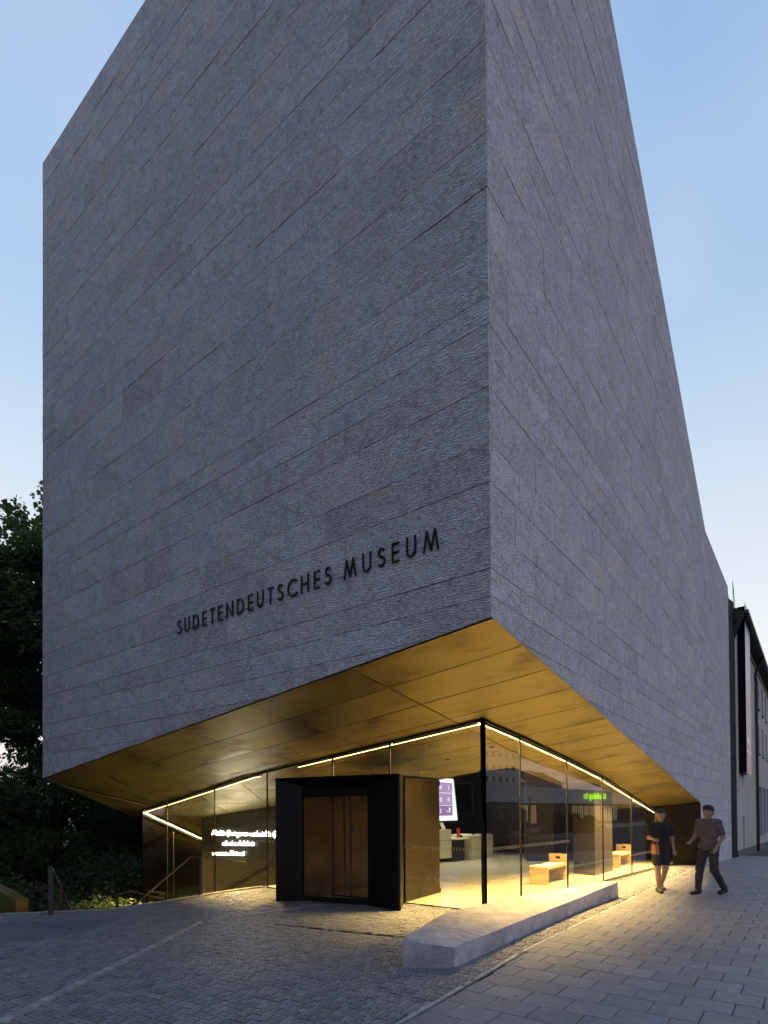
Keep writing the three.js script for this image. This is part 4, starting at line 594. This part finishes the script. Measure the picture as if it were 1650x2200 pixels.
// ---------------------------------------------------------------- across the street (seen mirrored in the right-hand glass)
{
  const fx = z => 48 + (-70.7 - z) * .062, Y = z => gy(Math.max(z, -60)) - .05;
  const fb = thing('flat_roofed_building', 'long flat roofed building across the street with a pale fascia over lit shop windows', 'building');
  const W = std(col(.56, .58, .63), .8), D = std(col(.06, .055, .05), .7), glow = std(col(.2, .2, .2), .5, 0, { emissive: col(1, .60, .30), emissiveIntensity: .75 }), dimGlow = std(col(.2, .2, .2), .5, 0, { emissive: col(1, .74, .42), emissiveIntensity: .42 });
  const f = new B(), z0 = -40, z1 = -185, yb = Y(-100);
  f.hex(orient([[fx(z0), z0], [fx(z1), z1], [fx(z1) + 18, z1], [fx(z0) + 18, z0]]).map(([x, z]) => V(x, 2.9, z)), orient([[fx(z0), z0], [fx(z1), z1], [fx(z1) + 18, z1], [fx(z0) + 18, z0]]).map(([x, z]) => V(x, 6.0, z))); f.into('fascia', W, fb);
  const g = new B(); g.hex(orient([[fx(z0) + 2, z0], [fx(z1) + 2, z1], [fx(z1) + 18, z1], [fx(z0) + 18, z0]]).map(([x, z]) => V(x, yb - .5, z)), orient([[fx(z0) + 2, z0], [fx(z1) + 2, z1], [fx(z1) + 18, z1], [fx(z0) + 18, z0]]).map(([x, z]) => V(x, 2.9, z))); g.into('recessed_wall', D, fb);
  for (let k = 0; k < 30; k++) { const z = -66 - k * 3.4, lit = (k > 3 && k < 9) || (k > 13 && k < 22); const w = new B(), x = fx(z) + 1.9; w.quad(V(x, yb + .9, z), V(x, yb + .9, z - 2.6), V(x, 2.5, z - 2.6), V(x, 2.5, z)); const o = w.into('lit_window', lit ? (k < 9 ? glow : dimGlow) : M.paneDusk, fb); const m = new B(); for (const t of [0, .33, .66, 1]) m.bar(V(x - .04, yb + .9, z - 2.6 * t), V(x - .04, 2.5, z - 2.6 * t), .10, .06, V(1, 0, 0)); m.into('glazing_bars', M.steel, o); }
  const sg = thing('green_light_sign', 'green glowing hotel name sign on the fascia across the street', 'light sign');
  const { FontLoader } = await import('three/addons/loaders/FontLoader.js'); const { TextGeometry } = await import('three/addons/geometries/TextGeometry.js');
  const font = await new FontLoader().loadAsync('fonts/droid/droid_sans_bold.typeface.json'), green = std(col(.1, .2, .02), .5, 0, { emissive: col(.42, 1.0, .02), emissiveIntensity: 3.2 });
  { let s = 0; const zs = -126.6, total = 12.4; const geos = [...'Holiday Inn'].map(c => { if (c === ' ') { s += .35; return null; } const t = new TextGeometry(c, { font, size: 1.35, depth: .12, curveSegments: 3 }); t.computeBoundingBox(); const w = t.boundingBox.max.x; t.translate(s, 0, 0); s += w + .16; return t; }); const k = total / s; geos.forEach(t => { if (!t) return; const m = mesh('letter', t, green, sg); m.rotation.y = -Math.PI / 2; m.scale.set(k, 1, 1); m.position.set(fx(-120) - .15, 3.95, zs); }); }
  const ap = thing('office_block', 'tall pale office block with rows of paired windows behind the flat roofed building', 'building');
  const a = new B(); a.box(75, 90, -1, 19.2, -128, -92); a.into('wall', std(col(.78, .75, .70), .9), ap);
  for (let r = 0; r < 5; r++) for (let c = 0; c < 13; c++) { const z = -127 + c * 2.66, y = 6.1 + r * 2.9; const w = new B(); w.box(74.93, 74.99, y - .7, y + .7, z, z + 1.25); const o = w.into('window', M.frameWhite, ap); const p = new B(); p.quad(V(74.92, y - .6, z + .08), V(74.92, y - .6, z + .58), V(74.92, y + .6, z + .58), V(74.92, y + .6, z + .08)); p.quad(V(74.92, y - .6, z + .67), V(74.92, y - .6, z + 1.17), V(74.92, y + .6, z + 1.17), V(74.92, y + .6, z + .67)); p.into('pane', M.paneDusk, o); }
  const rr2 = new B(); rr2.box(74.6, 90.4, 19.2, 19.5, -128.4, -91.6); rr2.into('roof', M.roofDark, ap);
  const rb = thing('red_roofed_house', 'grey house with a red tiled roof next to the office block', 'building'); const h = new B(); h.box(74, 88, -1, 9.2, -150, -129.5); h.into('wall', std(col(.28, .27, .27), .9), rb); const hr = new B(); hr.quad(V(73.5, 9.2, -150.5), V(73.5, 9.2, -129), V(81, 13, -129), V(81, 13, -150.5)); hr.into('roof', std(col(.25, .07, .045), .85), rb); for (let c = 0; c < 6; c++) { const w = new B(); w.box(73.93, 73.99, 6.6, 8.2, -149 + c * 3.2, -147.6 + c * 3.2); w.into('window', M.paneDusk, rb); }
  // low walls, hedges and conifers between street and shops
  const leafG = leafClump(5, .22), hedgeM = std(col(.045, .07, .022), .85, 0, { side: THREE.DoubleSide, vertexColors: true }), one = col(1, 1, 1);
  for (const [x, z, hgt, r, kind] of [[38, -58, 3.0, 1.0, 'c'], [37, -62.5, 2.2, .8, 'c'], [39, -70, 3.6, 1.15, 'c'], [33, -40, 2.4, .9, 'c'], [42, -86, 2.4, 1.4, 'b'], [43, -92, 2.0, 1.3, 'b'], [44, -98, 2.6, 1.2, 'b'], [45, -106, 2.0, 1.4, 'b']]) {
    const t = thing(kind === 'c' ? 'conifer' : 'round_bush', kind === 'c' ? ({ 58: 'tall dark conifer right of the street lamp across the street', 62: 'short dark conifer between two taller ones across the street', 70: 'tallest dark cone shaped conifer across the street', 40: 'dark conifer nearest to the museum across the street' })[Math.floor(-z)] : ({ 86: 'broad clipped bush in front of the lit shop windows', 92: 'low clipped bush second from the conifers', 98: 'tall clipped bush in the row before the shops', 106: 'last clipped bush before the green sign' })[Math.floor(-z)], 'shrub', [x, Y(z), z]);
    const n = 420, sp = [];
    for (let i = 0; i < n; i++) { const y = rnd(), a2 = rnd() * 6.283, rad = (kind === 'c' ? (1 - y) * r + .08 : r * Math.sqrt(Math.max(.05, 1 - (2 * y - 1) ** 2))) * Math.sqrt(rr(.5, 1)); sp.push([new THREE.Matrix4().compose(V(Math.cos(a2) * rad, y * hgt + .1, Math.sin(a2) * rad), new THREE.Quaternion().setFromEuler(new THREE.Euler(rr(0, 6), rr(0, 6), rr(0, 6))), V(1, 1, 1).multiplyScalar(rr(.8, 1.4))), one]); }
    scatter('foliage', leafG, hedgeM, sp, t); const tr = mesh('trunk', new THREE.CylinderGeometry(.07, .1, hgt * .8, 7), M.bark, t); tr.position.y = hgt * .4;
  }
  const hd = thing('low_hedge', 'long low clipped hedge across the street below the green sign', 'hedge', [33, Y(-75), -75]);
  { const sp = []; for (let i = 0; i < 1600; i++) sp.push([new THREE.Matrix4().compose(V(rr(-.7, .7) + 0, rr(.05, .95), rr(-9, 9)), new THREE.Quaternion().setFromEuler(new THREE.Euler(rr(0, 6), rr(0, 6), rr(0, 6))), V(1, 1, 1).multiplyScalar(rr(.8, 1.3))), one]); scatter('foliage', leafG, hedgeM, sp, hd); }
  const lw = thing('low_street_wall', 'low pale wall edging the planting across the street', 'wall'); const l1 = new B(); l1.box(28.5, 28.8, -2.2, -1.45, -66, -40); l1.into('wall_body', M.kerb, lw);
  const sq = thing('forecourt_paving', 'pale paved strip in front of the shops across the street', 'paving'); sq.userData = { kind: 'structure', label: 'pale paving in front of the shops across the street' }; const s1 = new B(); s1.quad(V(40, Y(-100) + .02, -40), V(60, Y(-100) + .02, -40), V(68, Y(-100) + .02, -180), V(40, Y(-100) + .02, -180)); s1.into('paving', M.kerb, sq);
  const lampP = thing('street_lamp', 'thin street lamp post across the street', 'street lamp', [35, Y(-60), -66]); const lp = new B(); lp.bar(V(0, 0, 0), V(0, 5.2, 0), .10, .10, V(1, 0, 0)); lp.into('post', M.gutter, lampP); const lh = mesh('lamp_head', new THREE.CylinderGeometry(.28, .12, .35, 12), M.frameWhite, lampP); lh.position.y = 5.3;
}
function scatter(name, geo, mat, spots, parent) {           // many small leaf clumps joined into one crown; spots: [matrix, colour]
  const P = geo.attributes.position, N = geo.attributes.normal, n = P.count, pos = new Float32Array(n * spots.length * 3), nor = new Float32Array(n * spots.length * 3), c = new Float32Array(n * spots.length * 3), v = new THREE.Vector3(), nm = new THREE.Matrix3(); let o = 0;
  for (const [m, k] of spots) { nm.getNormalMatrix(m); for (let i = 0; i < n; i++) { v.fromBufferAttribute(P, i).applyMatrix4(m); pos[o] = v.x; pos[o + 1] = v.y; pos[o + 2] = v.z; v.fromBufferAttribute(N, i).applyMatrix3(nm).normalize(); nor[o] = v.x; nor[o + 1] = v.y; nor[o + 2] = v.z; c[o] = k.r; c[o + 1] = k.g; c[o + 2] = k.b; o += 3; } }
  const g = new THREE.BufferGeometry(); g.setAttribute('position', new THREE.BufferAttribute(pos, 3)); g.setAttribute('normal', new THREE.BufferAttribute(nor, 3)); g.setAttribute('color', new THREE.BufferAttribute(c, 3));
  return mesh(name, g, mat, parent);
}
function leafClump(n, s) {                                   // n little folded leaves round a point
  const b = new B();
  for (let i = 0; i < n; i++) {
    const q = new THREE.Quaternion().setFromEuler(new THREE.Euler(rr(-1.1, 1.1), rr(0, 6.28), rr(-.8, .8))), o = V(rr(-1, 1), rr(-.7, .7), rr(-1, 1)).multiplyScalar(s * 1.25), w = s * rr(.30, .45), l = s * rr(.8, 1.15);
    const pt = (x, y, z) => V(x, y, z).applyQuaternion(q).add(o);
    const base = pt(0, 0, 0), tip = pt(0, -.12 * l, l), a = pt(w, .10 * l, l * .38), c = pt(-w, .10 * l, l * .38), a2 = pt(w * .75, .02 * l, l * .72), c2 = pt(-w * .75, .02 * l, l * .72);
    b.poly([base, a, a2, tip]); b.poly([base, tip, c2, c]);
  }
  return b.geo();
}
{ // a block added out of view, behind the viewer: it serves to keep the sky off the entrance front and stands in the left-hand glass
  const bb = thing('added_sky_blocker', 'added dark block behind the viewer that keeps the sky off the entrance front', 'building'), wallM = std(col(.10, .098, .095), .9);
  const w = new B(); w.box(-46, 5, -3, 21, 19, 31); w.into('wall', wallM, bb); const r = new B(); r.box(-46.5, 5.5, 21, 21.5, 18.5, 31.5); r.into('roof', M.roofDark, bb);
  for (let i = 0; i < 15; i++) for (let j = 0; j < 5; j++) { const x = -44 + i * 3.25, y = 1.4 + j * 3.6, f = new B(); f.box(x, x + 1.3, y, y + 1.9, 18.93, 18.995); const o = f.into('window', M.frameWhite, bb), p = new B(); p.quad(V(x + .08, y + .08, 18.92), V(x + 1.22, y + .08, 18.92), V(x + 1.22, y + 1.82, 18.92), V(x + .08, y + 1.82, 18.92)); p.into('pane', M.paneDusk, o); }
}
// ---------------------------------------------------------------- trees and bank on the left
{
  const leafM = [[.095, .17, .040], [.065, .120, .034], [.10, .16, .036]].map(c => new THREE.MeshPhysicalMaterial({ color: col(...c), roughness: .85, transmission: .5, thickness: 0, side: THREE.DoubleSide, vertexColors: true }));
  const clumps = [0, 1, 2].map(() => leafClump(9, .17));
  const Q = new THREE.Quaternion(), E = new THREE.Euler(), m4 = new THREE.Matrix4();
  const geoLow = leafClump(7, .13);
  function limb(pts, r0, r1) { const c = new THREE.CatmullRomCurve3(pts), n = 14, k = 7, b = new B(), fr = c.computeFrenetFrames(n), ring = []; for (let i = 0; i <= n; i++) { const p = c.getPointAt(i / n), r = r0 + (r1 - r0) * i / n, o = []; for (let j = 0; j < k; j++) { const a = j / k * 6.2832; o.push(p.clone().addScaledVector(fr.normals[i], Math.cos(a) * r).addScaledVector(fr.binormals[i], Math.sin(a) * r)); } ring.push(o); } for (let i = 0; i < n; i++) for (let j = 0; j < k; j++) { const j2 = (j + 1) % k; b.quad(ring[i][j], ring[i][j2], ring[i + 1][j2], ring[i + 1][j]); } return mergeVertices(b.geo(), 1e-4); }
  function tree(label, x, z, y0, h, rad, n, kind, low = .25) {
    const t = thing('broadleaf_tree', label, 'tree', [x, y0, z]);
    const lean = V(rr(-.8, .8), 0, rr(-.8, .8)), geos = [limb([V(0, -.5, 0), V(lean.x * .3, h * .3, lean.z * .3), V(lean.x, h * .62, lean.z), V(lean.x * 1.2, h * .92, lean.z * 1.2)], h * .017 + .06, .03)], tips = [];
    for (let i = 0; i < 16; i++) { const f = rr(low, .9), a = i * 2.4 + rr(-.4, .4), L = rad * rr(.55, 1.0) * (1 - .5 * Math.max(0, f - .5) * 1.6), s = V(lean.x * f, h * f, lean.z * f), e = V(s.x + Math.cos(a) * L, s.y + L * rr(.15, .55), s.z + Math.sin(a) * L), mid = s.clone().lerp(e, .5).add(V(0, L * .12, 0)); geos.push(limb([s, mid, e], h * .006 + .02, .015)); tips.push([s, mid, e]); }
    const tr = mesh('trunk', mergeGeometries(geos.map(g => { const q = g.toNonIndexed ? g.toNonIndexed() : g; return q; })), M.bark, t);
    const blobs = []; for (const [s, mid, e] of tips) { blobs.push([e, rad * rr(.22, .40)], [mid.clone().lerp(e, .4), rad * rr(.18, .30)]); } for (let i = 0; i < 6; i++) blobs.push([V(lean.x * 1.2 + rr(-1, 1) * rad * .35, h * rr(.80, .97), lean.z * 1.2 + rr(-1, 1) * rad * .35), rad * rr(.2, .32)]);
    const sp = [];
    for (let i = 0; i < n; i++) { const [c, r] = blobs[Math.floor(rnd() * blobs.length)], d = V(rr(-1, 1), rr(-1, 1), rr(-1, 1)).normalize().multiplyScalar(r * Math.pow(rnd(), .38)); d.y *= .5; m4.compose(c.clone().add(d), Q.setFromEuler(E.set(rr(-.5, .5), rr(0, 6.28), rr(-.5, .5))), V(1, 1, 1).multiplyScalar(rr(.75, 1.35))); const k = rr(.6, 1.35); sp.push([m4.clone(), col(k * rr(.9, 1.1), k, k * rr(.8, 1.1))]); }
    scatter('crown', clumps[kind], leafM[kind], sp, t); return t;
  }
  tree('tall leafy tree at the left edge, rising highest against the sky', -20.5, -4.2, -4.2, 18.4, 5.2, 4000, 0, .18);
  tree('large dark tree close behind the left corner of the museum', -24, -9.5, -4.2, 17.8, 5.4, 2700, 1, .2);
  tree('bright green tree at the far left, nearest to the camera', -18.5, .8, -4.0, 16.4, 4.6, 3000, 2, .15);
  tree('low branching tree in front of the tall one at the left edge', -21.5, -3.6, -4.2, 11.5, 5.0, 2300, 0, .12);
  tree('half height tree between the tall tree and the museum corner', -25, -7.5, -4.2, 13, 5.0, 2000, 1, .12);
  tree('slender dark tree behind the folded brass soffit', -21, -11.5, -4.2, 15, 4.6, 3000, 1, .15);
  tree('leaning tree farther back on the slope', -31, -12, -4.2, 15, 5.5, 1800, 0, .2);
  tree('broad tree far back on the slope', -33, -4.5, -4.2, 14, 6, 1800, 1, .15);
  tree('distant tree seen below the soffit', -30, -20, -4.2, 17, 6, 3000, 1, .1);
  const shrub = (label, x, z, y0, h, r, n, k) => { const t = thing('shrub', label, 'shrub', [x, y0, z]), sp = []; for (let i = 0; i < n; i++) { const a = rnd() * 6.283, e = Math.acos(rnd()), q = Math.pow(rnd(), .3); m4.compose(V(Math.cos(a) * Math.sin(e) * r * q, Math.cos(e) * h * q, Math.sin(a) * Math.sin(e) * r * q), Q.setFromEuler(E.set(rr(-.6, .6), rr(0, 6.28), rr(-.6, .6))), V(1, 1, 1).multiplyScalar(rr(.7, 1.3))); const c = rr(.6, 1.3); sp.push([m4.clone(), col(c, c, c)]); } scatter('foliage', geoLow, leafM[k], sp, t); const g = []; for (let i = 0; i < 7; i++) { const a = i * .9; g.push(limb([V(0, -.2, 0), V(Math.cos(a) * r * .3, h * .4, Math.sin(a) * r * .3), V(Math.cos(a) * r * .7, h * .75, Math.sin(a) * r * .7)], .03, .008)); } mesh('stems', mergeGeometries(g), M.bark, t); return t; };
  shrub('light green flat shrub just behind the kerb', -11.4, -1.4, -2.0, 1.5, 2.0, 1500, 1);
  shrub('dark shrub behind the light green one', -14.5, -3.4, -2.6, 3.0, 2.4, 1500, 1);
  shrub('dark shrub left of the handrail post', -14.0, -.2, -2.6, 2.6, 2.2, 1400, 1);
  shrub('tall dark shrub beside the glass corner', -16.5, -7.2, -3.4, 4.4, 2.6, 1600, 1);
  shrub('dark shrub at the far left behind the brass parapet', -16.0, 2.0, -3.2, 3.6, 2.6, 1500, 0);
  shrub('high dark shrub midway up the slope', -19, -4.5, -4.0, 5.2, 3.0, 1800, 1);
  const fw = [], far = leafClump(7, .36);
  for (let i = 0; i < 8000; i++) { const a = rr(-1.52, -.98), d = rr(34, 52), x = 2.75 + Math.sin(a) * d, z = 5.56 - Math.cos(a) * d; m4.compose(V(x, -4 + Math.pow(rnd(), .9) * (5.6 + 2.2 * Math.sin(a * 23) + 2 * Math.sin(a * 61)), z), Q.setFromEuler(E.set(rr(-.6, .6), rr(0, 6.28), rr(-.6, .6))), V(1, 1, 1).multiplyScalar(rr(.8, 1.6))); const c = rr(.5, 1.1); fw.push([m4.clone(), col(c, c, c)]); }
  const im = scatter('distant_wood', far, leafM[1], fw, scene); im.userData = { kind: 'stuff', label: 'dark mass of far trees closing the view on the left', category: 'wood' };
}
// ---------------------------------------------------------------- two people walking past the glass
{
  // surface of a smooth union of tapered capsules, on a grid of its own (surface nets)
  function skinOf(bones, cell, k = .025, keep = null) {
    const lo = V(9, 9, 9), hi = V(-9, -9, -9); for (const b of bones) for (const [p, r] of [[b.a, b.ra], [b.b, b.rb]]) { lo.min(p.clone().addScalar(-r - cell * 3)); hi.max(p.clone().addScalar(r + cell * 3)); }
    const n = [0, 1, 2].map(i => Math.ceil((hi.getComponent(i) - lo.getComponent(i)) / cell) + 1), f = new Float32Array(n[0] * n[1] * n[2]), p = V(0, 0, 0), ab = V(0, 0, 0), ap = V(0, 0, 0), id = (x, y, z) => (z * n[1] + y) * n[0] + x;
    for (let z = 0; z < n[2]; z++) for (let y = 0; y < n[1]; y++) for (let x = 0; x < n[0]; x++) {
      p.set(lo.x + x * cell, lo.y + y * cell, lo.z + z * cell); let d = 1;
      for (const b of bones) { ab.subVectors(b.b, b.a); ap.subVectors(p, b.a); const t = THREE.MathUtils.clamp(ap.dot(ab) / Math.max(1e-9, ab.lengthSq()), 0, 1); ap.addScaledVector(ab, -t); const sx = b.sq ? ap.length() * 1 : ap.length(), e = sx - (b.ra + (b.rb - b.ra) * t), kk = b.k ?? k, h = Math.max(kk - Math.abs(d - e), 0) / kk; d = Math.min(d, e) - h * h * kk * .25; }
      if (keep) { d += .0045 * Math.sin(p.y * 58 + Math.sin(p.x * 26 + p.z * 19) * 2.2) * Math.sin(p.x * 31 - p.z * 37 + p.y * 9) + .003 * Math.sin(p.y * 23 + p.x * 60); d = Math.max(d, keep(p)); } f[id(x, y, z)] = d;
    }
    const vid = new Int32Array(f.length).fill(-1), pos = [], idx = [];
    for (let z = 0; z < n[2] - 1; z++) for (let y = 0; y < n[1] - 1; y++) for (let x = 0; x < n[0] - 1; x++) {
      let c = 0, sx = 0, sy = 0, sz = 0; for (let e = 0; e < 12; e++) { const ax = e >> 2, u = e & 1, w = (e >> 1) & 1, o = [0, 0, 0], q = [0, 0, 0]; o[(ax + 1) % 3] = q[(ax + 1) % 3] = u; o[(ax + 2) % 3] = q[(ax + 2) % 3] = w; q[ax] = 1; const A = f[id(x + o[0], y + o[1], z + o[2])], C = f[id(x + q[0], y + q[1], z + q[2])]; if ((A < 0) !== (C < 0)) { const t = A / (A - C); sx += o[0] + (q[0] - o[0]) * t; sy += o[1] + (q[1] - o[1]) * t; sz += o[2] + (q[2] - o[2]) * t; c++; } }
      if (c) { vid[id(x, y, z)] = pos.length / 3; pos.push(lo.x + (x + sx / c) * cell, lo.y + (y + sy / c) * cell, lo.z + (z + sz / c) * cell); }
    }
    for (let z = 1; z < n[2] - 1; z++) for (let y = 1; y < n[1] - 1; y++) for (let x = 1; x < n[0] - 1; x++) { const a = f[id(x, y, z)]; for (const [dx, dy, dz, u, w] of [[1, 0, 0, [0, 1, 0], [0, 0, 1]], [0, 1, 0, [0, 0, 1], [1, 0, 0]], [0, 0, 1, [1, 0, 0], [0, 1, 0]]]) { const b = f[id(x + dx, y + dy, z + dz)]; if ((a < 0) === (b < 0)) continue; const q = [vid[id(x, y, z)], vid[id(x - u[0], y - u[1], z - u[2])], vid[id(x - u[0] - w[0], y - u[1] - w[1], z - u[2] - w[2])], vid[id(x - w[0], y - w[1], z - w[2])]]; if (q.some(v => v < 0)) continue; if (a < 0) idx.push(q[0], q[1], q[2], q[0], q[2], q[3]); else idx.push(q[0], q[2], q[1], q[0], q[3], q[2]); } }
    const g = new THREE.BufferGeometry(); g.setAttribute('position', new THREE.Float32BufferAttribute(pos, 3)); g.setAttribute('uv', new THREE.Float32BufferAttribute(new Float32Array(pos.length / 3 * 2), 2)); g.setIndex(idx); g.computeVertexNormals(); return g;
  }
  const bone = (a, b, ra, rb, k) => ({ a, b, ra, rb, k });
  function person(label, pos, turn, H, o) {                  // faces +z before turning; o: joint positions and colours
    const t = thing('person', label, 'person', pos); t.rotation.y = turn; t.scale.setScalar(H / 1.70);
    const skin = std(o.skin, .6), J = o.J, W = (a, b) => a.clone().lerp(b, .5);
    const torso = g => [bone(V(-.085, .93, 0), V(.085, .93, 0), .105 + g, .105 + g), bone(V(0, .95, 0), V(0, 1.12, .005), .118 + g, .112 + g), bone(V(-.06, 1.12, .0), V(-.085, 1.32, .005), .098 + g, .095 + g), bone(V(.06, 1.12, 0), V(.085, 1.32, .005), .098 + g, .095 + g), bone(V(-.15, 1.385, 0), V(.15, 1.385, 0), .058 + g, .058 + g)];
    const arm = (s, g) => { const [S, Eb, Wr] = J.arms[s]; return [bone(S, Eb, .052 + g, .041 + g), bone(Eb, Wr, .040 + g, .028 + g)]; };
    const leg = (s, g) => { const [Hp, K, A] = J.legs[s]; return [bone(Hp, K, .085 + g, .058 + g), bone(K, W(K, A), .058 + g, .052 + g), bone(W(K, A), A, .052 + g, .036 + g)]; };
    const foot = (s, g) => { const [, , A, T] = J.legs[s]; return [bone(A.clone().add(V(0, -.03, -.035)), T, .038 + g, .028 + g), bone(A, A.clone().add(V(0, -.035, 0)), .036 + g, .038 + g)]; };
    const hand = s => { const [, Eb, Wr] = J.arms[s], d = Wr.clone().sub(Eb).normalize(), side = new THREE.Vector3().crossVectors(d, V(0, 0, 1)); if (side.length() < .3) side.set(0, 0, 1).cross(d); side.normalize(); const nn = new THREE.Vector3().crossVectors(side, d), b = [bone(Wr, Wr.clone().addScaledVector(d, .075), .026, .030, .012)]; for (let i = 0; i < 4; i++) { const q = Wr.clone().addScaledVector(d, .085).addScaledVector(side, (i - 1.5) * .019), m = q.clone().addScaledVector(d, .036 - .004 * Math.abs(i - 1.3)).addScaledVector(nn, .010), e = m.clone().addScaledVector(d, .018).addScaledVector(nn, .026); b.push(bone(q, m, .0100, .0092, .004), bone(m, e, .0092, .0082, .004)); } const th = Wr.clone().addScaledVector(d, .03).addScaledVector(side, -.028); b.push(bone(th, th.clone().addScaledVector(d, .04).addScaledVector(side, -.022).addScaledVector(nn, .012), .012, .0095, .006)); return b; };
    const hd = J.head, N = (x, y, z) => V(hd.x + x, hd.y + y, hd.z + z);
    const head = [bone(N(0, .03, -.012), N(0, .035, .010), .083, .080), bone(N(0, -.03, .030), N(0, -.072, .045), .058, .036), bone(N(-.034, -.03, .012), N(-.030, -.065, .03), .042, .030), bone(N(.034, -.03, .012), N(.030, -.065, .03), .042, .030), bone(N(0, .012, .092), N(0, -.026, .112), .010, .014, .012), bone(N(-.03, .028, .084), N(.03, .028, .084), .012, .012, .012), bone(N(-.084, .015, -.005), N(-.086, -.025, -.002), .014, .010, .008), bone(N(.084, .015, -.005), N(.086, -.025, -.002), .014, .010, .008), bone(N(0, -.09, -.02), V(0, 1.40, -.01), .052, .058), bone(N(-.018, -.052, .082), N(.018, -.052, .082), .009, .009, .006)];
    const body = [...torso(-.004), ...arm(0, 0), ...arm(1, 0), ...leg(0, 0), ...leg(1, 0), ...foot(0, -.004), ...foot(1, -.004), bone(V(0, 1.36, -.01), V(0, 1.46, 0), .06, .052)];
    mesh('body', mergeGeometries([skinOf(body, .013), skinOf(head, .0065, .02), skinOf(hand(0), .0045, .008), skinOf(hand(1), .0045, .008)]), skin, t);
    const eyes = []; for (const s of [-1, 1]) { const e = new THREE.SphereGeometry(.0105, 10, 8); e.translate(hd.x + s * .031, hd.y + .006, hd.z + .079); eyes.push(e); } mesh('eyes', mergeGeometries(eyes), std(col(.05, .035, .025), .3), t);
    mesh('hair', skinOf(o.hair(N), .007, .02, p => -1), std(o.hairColor, .7), t);
    mesh('shirt', skinOf([...torso(.014), ...[0, 1].flatMap(s => { const [S, Eb] = J.arms[s]; return [bone(S, S.clone().lerp(Eb, o.sleeve), .068, .060)]; })], .013, .03, p => Math.max(o.hem - p.y, p.y - 1.455)), std(o.shirt, .85), t);
    mesh(o.legName, skinOf([bone(V(-.085, .95, 0), V(.085, .95, 0), .112, .112), ...[0, 1].flatMap(s => { const [Hp, K, A] = J.legs[s]; return o.legLow > .3 ? [bone(Hp, K, .102, .085)] : [bone(Hp, K, .100, .073), bone(K, A, .073, .058)]; })], .013, .03, p => Math.max(o.legLow - p.y, p.y - 1.0)), std(o.legs, .85), t);
    for (const s of [0, 1]) mesh('shoe', skinOf(foot(s, .010), .010, .02, p => p.y - .115), std(o.shoe, .6), t);
    return t;
  }
  const walkLegs = (st) => [[V(-.09, .90, 0), V(-.10, .49, .10 * st + .04), V(-.10, .085, .22 * st - .02), V(-.105, .032, .22 * st + .15)], [V(.09, .90, 0), V(.10, .48, -.04 * st + .05), V(.10, .10, -.26 * st - .04), V(.105, .035, -.26 * st + .11)]];
  person('person with short dark hair in a dark shirt and shorts, holding an orange bag', [.25, 0, -6.87], .55, 1.63, {
    skin: col(.42, .25, .17), hairColor: col(.02, .014, .01), shirt: col(.022, .02, .028), hem: .80, sleeve: .7, legs: col(.03, .028, .038), legName: 'shorts', legLow: .55, shoe: col(.05, .045, .04),
    J: { head: V(0, 1.575, .02), legs: walkLegs(.85), arms: [[V(-.185, 1.385, 0), V(-.235, 1.12, .02), V(-.22, 1.10, .27)], [V(.185, 1.385, 0), V(.25, 1.12, -.05), V(.24, .88, .06)]] },
    hair: N => [bone(N(0, .052, -.022), N(0, .064, .006), .091, .083), bone(N(0, -.01, -.045), N(0, .05, -.045), .076, .082)] });
  person('person with short dark hair in a grey shirt and dark trousers, nearest the wall end', [1.09, 0, -6.98], -.45, 1.70, {
    skin: col(.40, .24, .17), hairColor: col(.022, .016, .012), shirt: col(.11, .105, .13), hem: .78, sleeve: .75, legs: col(.05, .048, .058), legName: 'trousers', legLow: .10, shoe: col(.02, .018, .018),
    J: { head: V(0, 1.575, .02), legs: walkLegs(1), arms: [[V(-.185, 1.385, 0), V(-.25, 1.12, .02), V(-.20, 1.02, .24)], [V(.185, 1.385, 0), V(.245, 1.11, -.06), V(.22, .90, .12)]] },
    hair: N => [bone(N(0, .054, -.020), N(0, .066, .008), .091, .084), bone(N(0, -.005, -.045), N(0, .05, -.045), .076, .082)] });
  const bag = thing('handbag', 'small orange bag hanging from the hand of the person in dark clothes', 'bag', [.25, 0, -6.87]); bag.rotation.y = .55; bag.scale.setScalar(1.63 / 1.7);
  const bb = new B(); bb.hex([V(-.26, .80, .46), V(-.18, .80, .46), V(-.18, .80, .22), V(-.26, .80, .22)], [V(-.245, 1.00, .44), V(-.195, 1.00, .44), V(-.195, 1.00, .24), V(-.245, 1.00, .24)]); bb.into('pouch', std(col(.50, .19, .04), .6), bag);
  mesh('strap', new THREE.TubeGeometry(new THREE.CatmullRomCurve3([V(-.22, .99, .43), V(-.222, 1.06, .40), V(-.222, 1.075, .345), V(-.222, 1.06, .29), V(-.22, .99, .25)]), 20, .007, 6), std(col(.25, .09, .03), .6), bag);
}
renderer.render(scene, camera);
